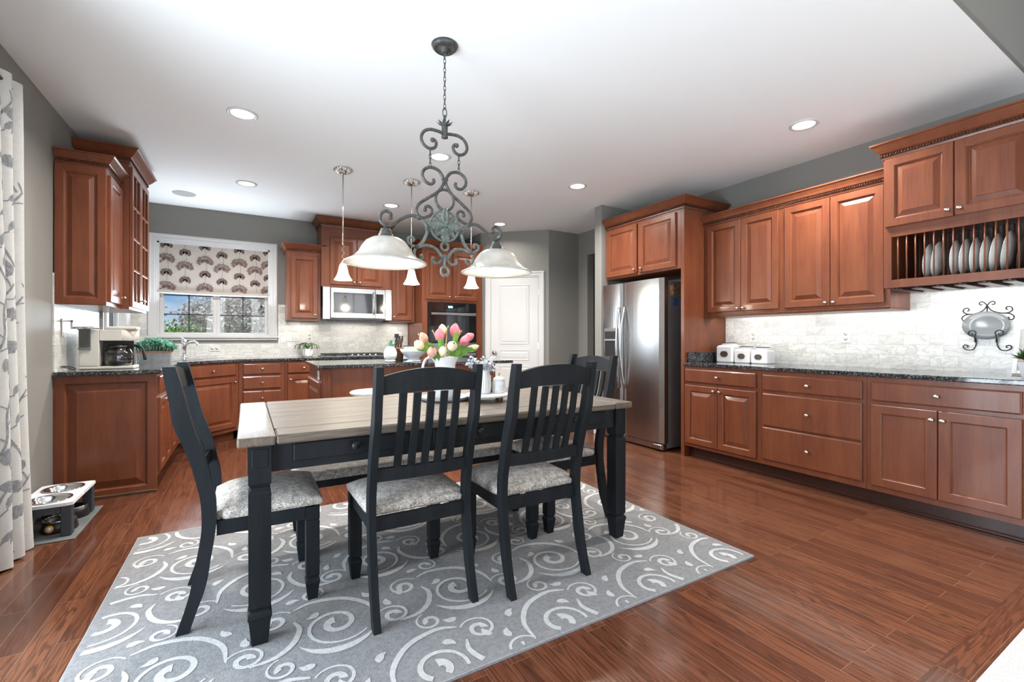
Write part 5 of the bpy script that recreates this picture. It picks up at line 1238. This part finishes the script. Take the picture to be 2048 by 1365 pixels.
for z in (.018, .034, .050): torus(bm, (0, 0, z), .038, .0014, 'Z', 1, 1, 36, 6)
mk('body', bm, M_bisque, c)
bm = nb(); lathe(bm, [(0, .0695), (.037, .0695), (.036, .078), (.026, .090), (.010, .096), (0, .097)], n=32); l_ = mk('lid', bm, M_bisque, c)
bm = nb(); lathe(bm, [(0, .097), (.003, .097), (.003, .104), (.008, .108), (.008, .112), (0, .115)], n=14); mk('knob', bm, M_gold, l_)
c = thing('wooden_bird', 'small brown wooden ornament tucked between vase and jar', 'ornament', (1.238, 2.37, RZ2))
bm = nb(); ball(bm, (0, 0, .075), .022, 0, 14, (1.1, .7, 1.1)); lathe(bm, [(0, 0), (.018, 0), (.012, .03), (.01, .06), (0, .06)], n=16); mk('body', bm, M_walnut, c, fix=False)

# ================================================================== roman shade
S0, S1, SZ1, SZ0 = -.903, .258, 2.300, 1.690
c = thing('roman_shade', 'taupe roman shade printed with brown flower heads over the sink window', 'window shade', (0, YB + .012, 0))
bm = nb(); n = 24; prof = []
for i in range(n + 1):
    z = SZ1 + (SZ0 + .045 - SZ1) * i / n; prof.append((-.002 * math.sin(i * PI / 8) ** 2, z))
prof += [(-.022, SZ0 + .030), (-.026, SZ0 + .012), (-.018, SZ0), (-.004, SZ0 + .004), (.006, SZ0 + .03), (.008, SZ0 + .10)]
rings = []
for k in range(25):
    x = S0 + (S1 - S0) * k / 24; sg = -.010 * math.sin(PI * k / 24)
    rings.append([(x, y, z + (sg if z < SZ0 + .11 else 0)) for y, z in prof])
loft(bm, rings, False, False)
def fl(cx, cz, rx, rz, seed):
    rnd = random.Random(seed)
    for ringn, (f0, f1, cnt, w_) in enumerate(((.02, .55, 13, .016), (.40, 1.0, 21, .017))):
        for k in range(cnt):
            a = -.75 + (PI + 1.5) * (k + .5 * ringn) / (cnt - .5) + rnd.uniform(-.05, .05); f1_ = f1 * rnd.uniform(.86, 1.04); ca, sa = math.cos(a), math.sin(a)
            p0 = (cx + ca * rx * f0, cz + sa * rz * f0); p1 = (cx + ca * rx * f1_, cz + sa * rz * f1_); mx_, mz = p0[0] * .35 + p1[0] * .65, p0[1] * .35 + p1[1] * .65; nx_, nz_ = -sa * w_ * .5, ca * w_ * .5
            q = [p0, (mx_ + nx_, mz + nz_), p1, (mx_ - nx_, mz - nz_)]
            if all(S0 + .002 < a_ < S1 - .002 and SZ0 + .035 < b_ < SZ1 - .002 for a_, b_ in q): f_ = bm.faces.new([bm.verts.new((a_, -.0035, b_)) for a_, b_ in q]); f_.material_index = 1
def stemq(x0, z0, x1, z1):
    n_ = 8; pts = [(x0 + (x1 - x0) * i / n_ + .010 * math.sin(PI * i / n_), z0 + (z1 - z0) * i / n_) for i in range(n_ + 1)]
    for i in range(n_):
        q = [(pts[i][0] - .0016, pts[i][1]), (pts[i][0] + .0016, pts[i][1]), (pts[i + 1][0] + .0016, pts[i + 1][1]), (pts[i + 1][0] - .0016, pts[i + 1][1])]
        if all(SZ0 + .035 < b_ < SZ1 - .002 for a_, b_ in q): f_ = bm.faces.new([bm.verts.new((a_, -.0034, b_)) for a_, b_ in q]); f_.material_index = 1
for k, x in enumerate((-.82, -.64, -.44, -.265, -.08, .095, .245)):
    for j in range(5):
        z = (2.30 if k % 2 == 0 else 2.385) - j * .166 - .035; big = (j % 2 == (1 if k % 2 == 0 else 1)) if False else ((j + k) % 2 == 1)
        if k % 2: z -= 0
        fl(x, z, .098 if big else .066, .078 if big else .058, k * 10 + j); stemq(x, z, x + (.012 if j % 2 else -.012), z - .13)
mk('cloth', bm, [M_shade_cloth, M_shade_print], c, fix=False)
bx('headrail', (S0, .004, SZ1 - .03), (S1, .03, SZ1 + .002), M_trim, c)

# ================================================================== curtain and rod
c = thing('window_curtain', 'ivory curtain panel printed with grey leafy branches at the left edge', 'curtain', (0, 0, 0))
CY0, NF = 2.42, 8
def curt(s, z, off=0):
    t_ = z / 2.46; y1 = 3.445 - .115 * t_ ** .8; Y = CY0 + (y1 - CY0) * s; amp = .030 + .012 * (1 - t_)
    ph = 2 * PI * NF * s + .5 * math.sin(3 * z) * .3; X = -1.045 + amp * math.cos(ph) + .006 * math.sin(9 * s + 2 * z); Y += .012 * math.sin(ph + .7)
    if off:
        e = 1e-3; dx = -amp * math.sin(ph) * 2 * PI * NF; dy = (y1 - CY0); n_ = Vector((dy, -dx)).normalized(); X += n_.x * off; Y += n_.y * off
    return Vector((X, Y, z))
bm = nb(); NS, NZ = 180, 30; g = {}
for i in range(NS + 1):
    for j in range(NZ + 1):
        z = .008 + (2.47 - .008) * j / NZ + (.006 * math.sin(i * .21) if j == 0 else 0); g[i, j] = bm.verts.new(curt(i / NS, z))
for i in range(NS):
    for j in range(NZ): f_ = bm.faces.new((g[i, j], g[i + 1, j], g[i + 1, j + 1], g[i, j + 1])); f_.smooth = True
CW, CH = 1.70, 2.46   # developed cloth width
def patch(poly):
    """a print shape given on the flat cloth (x in metres along the cloth, z): a fan of small quads following the folds"""
    cx = sum(p[0] for p in poly) / len(poly); cz = sum(p[1] for p in poly) / len(poly)
    if any(not (.01 < p[0] < CW - .004 and .02 < p[1] < CH - .01) for p in poly): return
    n_ = len(poly); R = []
    for f in (0, .33, .66, 1): R.append([bm.verts.new(curt((cx + (p[0] - cx) * f) / CW, cz + (p[1] - cz) * f, .0012)) for p in poly] if f else [bm.verts.new(curt(cx / CW, cz, .0012))])
    for k in range(n_):
        f_ = bm.faces.new((R[0][0], R[1][k], R[1][(k + 1) % n_])); f_.material_index = 1
        for q in (1, 2): f_ = bm.faces.new((R[q][k], R[q + 1][k], R[q + 1][(k + 1) % n_], R[q][(k + 1) % n_])); f_.material_index = 1
def leafp(x, z, a, l, w_):
    ca, sa = math.cos(a), math.sin(a); P_ = []
    for t, ww in ((0, .12), (.2, .7), (.45, 1), (.7, .8), (.9, .35), (1, 0), (.9, -.35), (.7, -.8), (.45, -1), (.2, -.7)): P_.append((x + ca * l * t - sa * w_ * ww, z + sa * l * t + ca * w_ * ww))
    patch(P_)
def branch(pts, w_=.006):
    q = [(p.x, p.z) for p in spline([(a, 0, b) for a, b in pts], 6)]
    for i in range(len(q) - 1):
        a, b = Vector(q[i]), Vector(q[i + 1]); d_ = (b - a).normalized(); n_ = Vector((-d_.y, d_.x)) * w_ / 2; patch([tuple(a + n_), tuple(b + n_), tuple(b - n_), tuple(a - n_)])
    return q
rnd = random.Random(3)
for bx0 in (.12, .40, .70, .98, 1.22, 1.42, 1.60):
    for bz in (.02, .50, .98, 1.46, 1.94):
        z0 = bz + rnd.uniform(-.05, .05) + (.22 if int(bx0 * 10) % 2 else 0); x0 = bx0 + rnd.uniform(-.03, .03); sg = rnd.choice((-1, 1))
        q = branch([(x0 - .05 * sg, z0), (x0 + .01 * sg, z0 + .14), (x0 + .02 * sg, z0 + .30), (x0 + .09 * sg, z0 + .44)], .009)
        for k, (i, a, l) in enumerate(((3, .5, .11), (6, 2.4, .12), (9, .9, .12), (12, 2.6, .10), (14, .3, .11), (17, 1.9, .12))):
            if i < len(q):
                p = q[i]; a_ = a if sg > 0 else PI - a; e = (p[0] + math.cos(a_) * .05, p[1] + math.sin(a_) * .05); branch([p, ((p[0] + e[0]) / 2, (p[1] + e[1]) / 2 + .004), e], .006); leafp(e[0], e[1], a_ + rnd.uniform(-.3, .3), l * .80, .034)
mk('cloth', bm, [M_curt, M_curt_print], c, fix=False)
c = thing('curtain_rod', 'dark metal curtain rod with round finial above the curtain', 'curtain rod', (-1.045, 0, 2.425))
bm = nb(); tube(bm, [(0, .70, 0), (0, 3.36, 0)], .012, 12); mk('rod', bm, M_darkiron, c)
bm = nb(); ball(bm, (0, 3.375, 0), .024, 0, 14); mk('finial', bm, M_darkiron, c)
bm = nb(); tube(bm, [(-.100, 3.345, 0), (0, 3.345, -.004)], .006, 8); box(bm, (-.104, 3.325, -.04), (-.096, 3.365, .04), .002); mk('bracket', bm, M_darkiron, c, fix=False)

# ================================================================== pet feeding station
PX0, PX1, PY0, PY1, PZ = -1.125, -.868, 3.545, 4.020, .20
bm = nb(); box(bm, (PX0 - .01, 3.49, .0005), (-.845, 4.09, .006), .002); tag(mk('feeding_mat', bm, M_mat_grey), 'grey mat on the floor under the raised pet feeder', 'mat')
c = thing('pet_feeder', 'raised pet feeder, whitewashed top on dark slate legs', 'pet feeder', (0, 0, .0062))
zt = PZ - .0062; bm = nb(); BR = .092; cen = [((PX0 + PX1) / 2, 3.665), ((PX0 + PX1) / 2, 3.897)]
# top board with two round holes
nseg = 40
for (cx, cy) in cen:
    y0, y1 = cy - .116, cy + .116
    if cy < 3.7: y0 = PY0
    else: y1 = PY1
    outer, inner = [], []
    for k in range(nseg):
        a = 2 * PI * k / nseg + PI / nseg; ca, sa = math.cos(a), math.sin(a); hx = (PX1 - cx) if ca > 0 else (cx - PX0); hy = (y1 - cy) if sa > 0 else (cy - y0); s_ = min(hx / max(abs(ca), 1e-6), hy / max(abs(sa), 1e-6))
        outer.append((cx + ca * s_, cy + sa * s_)); inner.append((cx + ca * BR, cy + sa * BR))
    V = [[bm.verts.new((*p, z)) for p in q] for q, z in ((outer, zt), (inner, zt), (inner, zt - .018), (outer, zt - .018))]
    for a_, b_ in ((0, 1), (1, 2), (2, 3), (3, 0)):
        for k in range(nseg): bm.faces.new((V[a_][k], V[a_][(k + 1) % nseg], V[b_][(k + 1) % nseg], V[b_][k]))
mk('top_board', bm, M_bisque, c)
for x in (PX0 + .03, PX1 - .03):
    for y in (PY0 + .032, PY1 - .032): bm = nb(); box(bm, (x - .024, y - .026, 0), (x + .024, y + .026, zt - .0185), .004); mk('leg', bm, M_slate, c)
for y in (PY0 + .008, PY1 - .018): bx('apron', (PX0 + .055, y, zt - .06), (PX1 - .055, y + .010, zt - .0185), M_slate, c)
for k, (cx, cy) in enumerate(cen):
    bm = nb(); lathe(bm, [(0, -.050), (.066, -.050), (.084, -.012), (.089, .0), (.100, .0015), (.1005, .004), (.088, .004), (.082, -.010), (.064, -.046), (0, -.046)], n=44); tag(mk('steel_bowl', bm, M_chrome, None, (cx, cy, PZ + .0005)), ('stainless bowl nearer the curtain, set in the raised feeder', 'stainless bowl nearer the cabinets, set in the raised feeder')[k], 'bowl')
    b = thing('pet_bowl', ('black bowl with an orange ring badge under the front of the feeder', 'black bowl under the back of the feeder')[k], 'bowl', (cx + .035, cy + .03, .0065))
    bm = nb(); lathe(bm, [(0, 0), (.078, 0), (.084, .004), (.074, .062), (.070, .064), (.066, .058), (.060, .02), (0, .018)], n=36); mk('body', bm, M_blackplastic, b)
    bm = nb(); torus(bm, (0, 0, .066), .070, .005, 'Z', 1, 1, 36, 8); mk('steel_rim', bm, M_chrome, b)
    if k == 0:
        M_ = Matrix.Rotation(math.radians(-18), 4, 'Z') @ Matrix.Translation((.0, -.082, .032)) @ Matrix.Rotation(PI / 2 - .15, 4, 'X')
        bm = nb(); lathe(bm, [(0, .0), (.022, 0), (.022, .003), (0, .0035)], n=24, M=M_); e = mk('badge', bm, M_orange, b)
        bm = nb(); lathe(bm, [(0, .0034), (.013, .0034), (.013, .005), (0, .0052)], n=20, M=M_); mk('badge_centre', bm, M_white, b)

# ================================================================== garden beyond the windows
bm = nb(); box(bm, (-60, 6.9, -.6), (60, 120, -.5)); box(bm, (-60, -30, -.6), (-1.4, 6.9, -.5)); struct('ground', bm, M_grass)
def tree(name, label, x, y, zc, r, nl, ls, mat, seed, sq=(1.0, 1.0, .95), group=None):
    rnd = random.Random(seed); t = thing(name, label, 'tree' if 'tree' in name else 'shrub', (x, y, -.5), 0, group)
    bm = nb(); tips = []
    tube(bm, spline([(0, 0, 0), (.03, 0, zc * .35), (0, 0, zc * .6)], 3), [.09, .085, .08, .07, .065, .06, .055], 8)
    for k in range(26):
        a = rnd.uniform(0, 2 * PI); e = rnd.uniform(.1, 1.4); d = Vector((math.cos(a) * math.cos(e) * sq[0], math.sin(a) * math.cos(e) * sq[1], math.sin(e) * sq[2]))
        st = Vector((0, 0, zc * .55)); en = Vector((0, 0, zc * .75)) + d * r * rnd.uniform(.9, 1.15); md = st.lerp(en, .5) + Vector((rnd.uniform(-.1, .1), rnd.uniform(-.1, .1), .06)); q = spline([st, md, en], 5); tube(bm, q, [.035 * (1 - i / len(q)) + .006 for i in range(len(q))], 5); tips += q[3:]
    mk('branches', bm, M_bark, t, fix=False); bm = nb()
    for k in range(nl):
        c_ = rnd.choice(tips) + Vector((rnd.gauss(0, .17), rnd.gauss(0, .17), rnd.gauss(0, .15))); n_ = Vector((rnd.uniform(-1, 1), rnd.uniform(-1, 1), rnd.uniform(-1, 1))).normalized(); u_ = n_.orthogonal().normalized(); v_ = n_.cross(u_); s_ = ls * rnd.uniform(.6, 1.2)
        bm.faces.new([bm.verts.new(c_ + u_ * s_), bm.verts.new(c_ + v_ * s_ * .7), bm.verts.new(c_ - u_ * s_), bm.verts.new(c_ - v_ * s_ * .7)])
    mk('foliage', bm, mat, t, fix=False); return t
tree('blossom_tree', 'pale pink blossoming tree seen through the left half of the sink window', -.55, 15.5, 2.3, 1.1, 9000, .052, M_blossom, 1)
tree('blossom_tree', 'pale pink blossoming tree filling the middle of the right window half', .35, 15.2, 2.45, 1.1, 9500, .052, M_blossom, 5)
tree('blossom_tree', 'pale pink blossoming tree partly cut by the right window casing', 1.25, 15.8, 2.3, 1.0, 8000, .052, M_blossom, 9)
tree('green_shrub', 'bright green rounded shrub at the lower left of the sink window', -1.75, 14.2, 1.55, .75, 6500, .045, M_leafbr, 12)
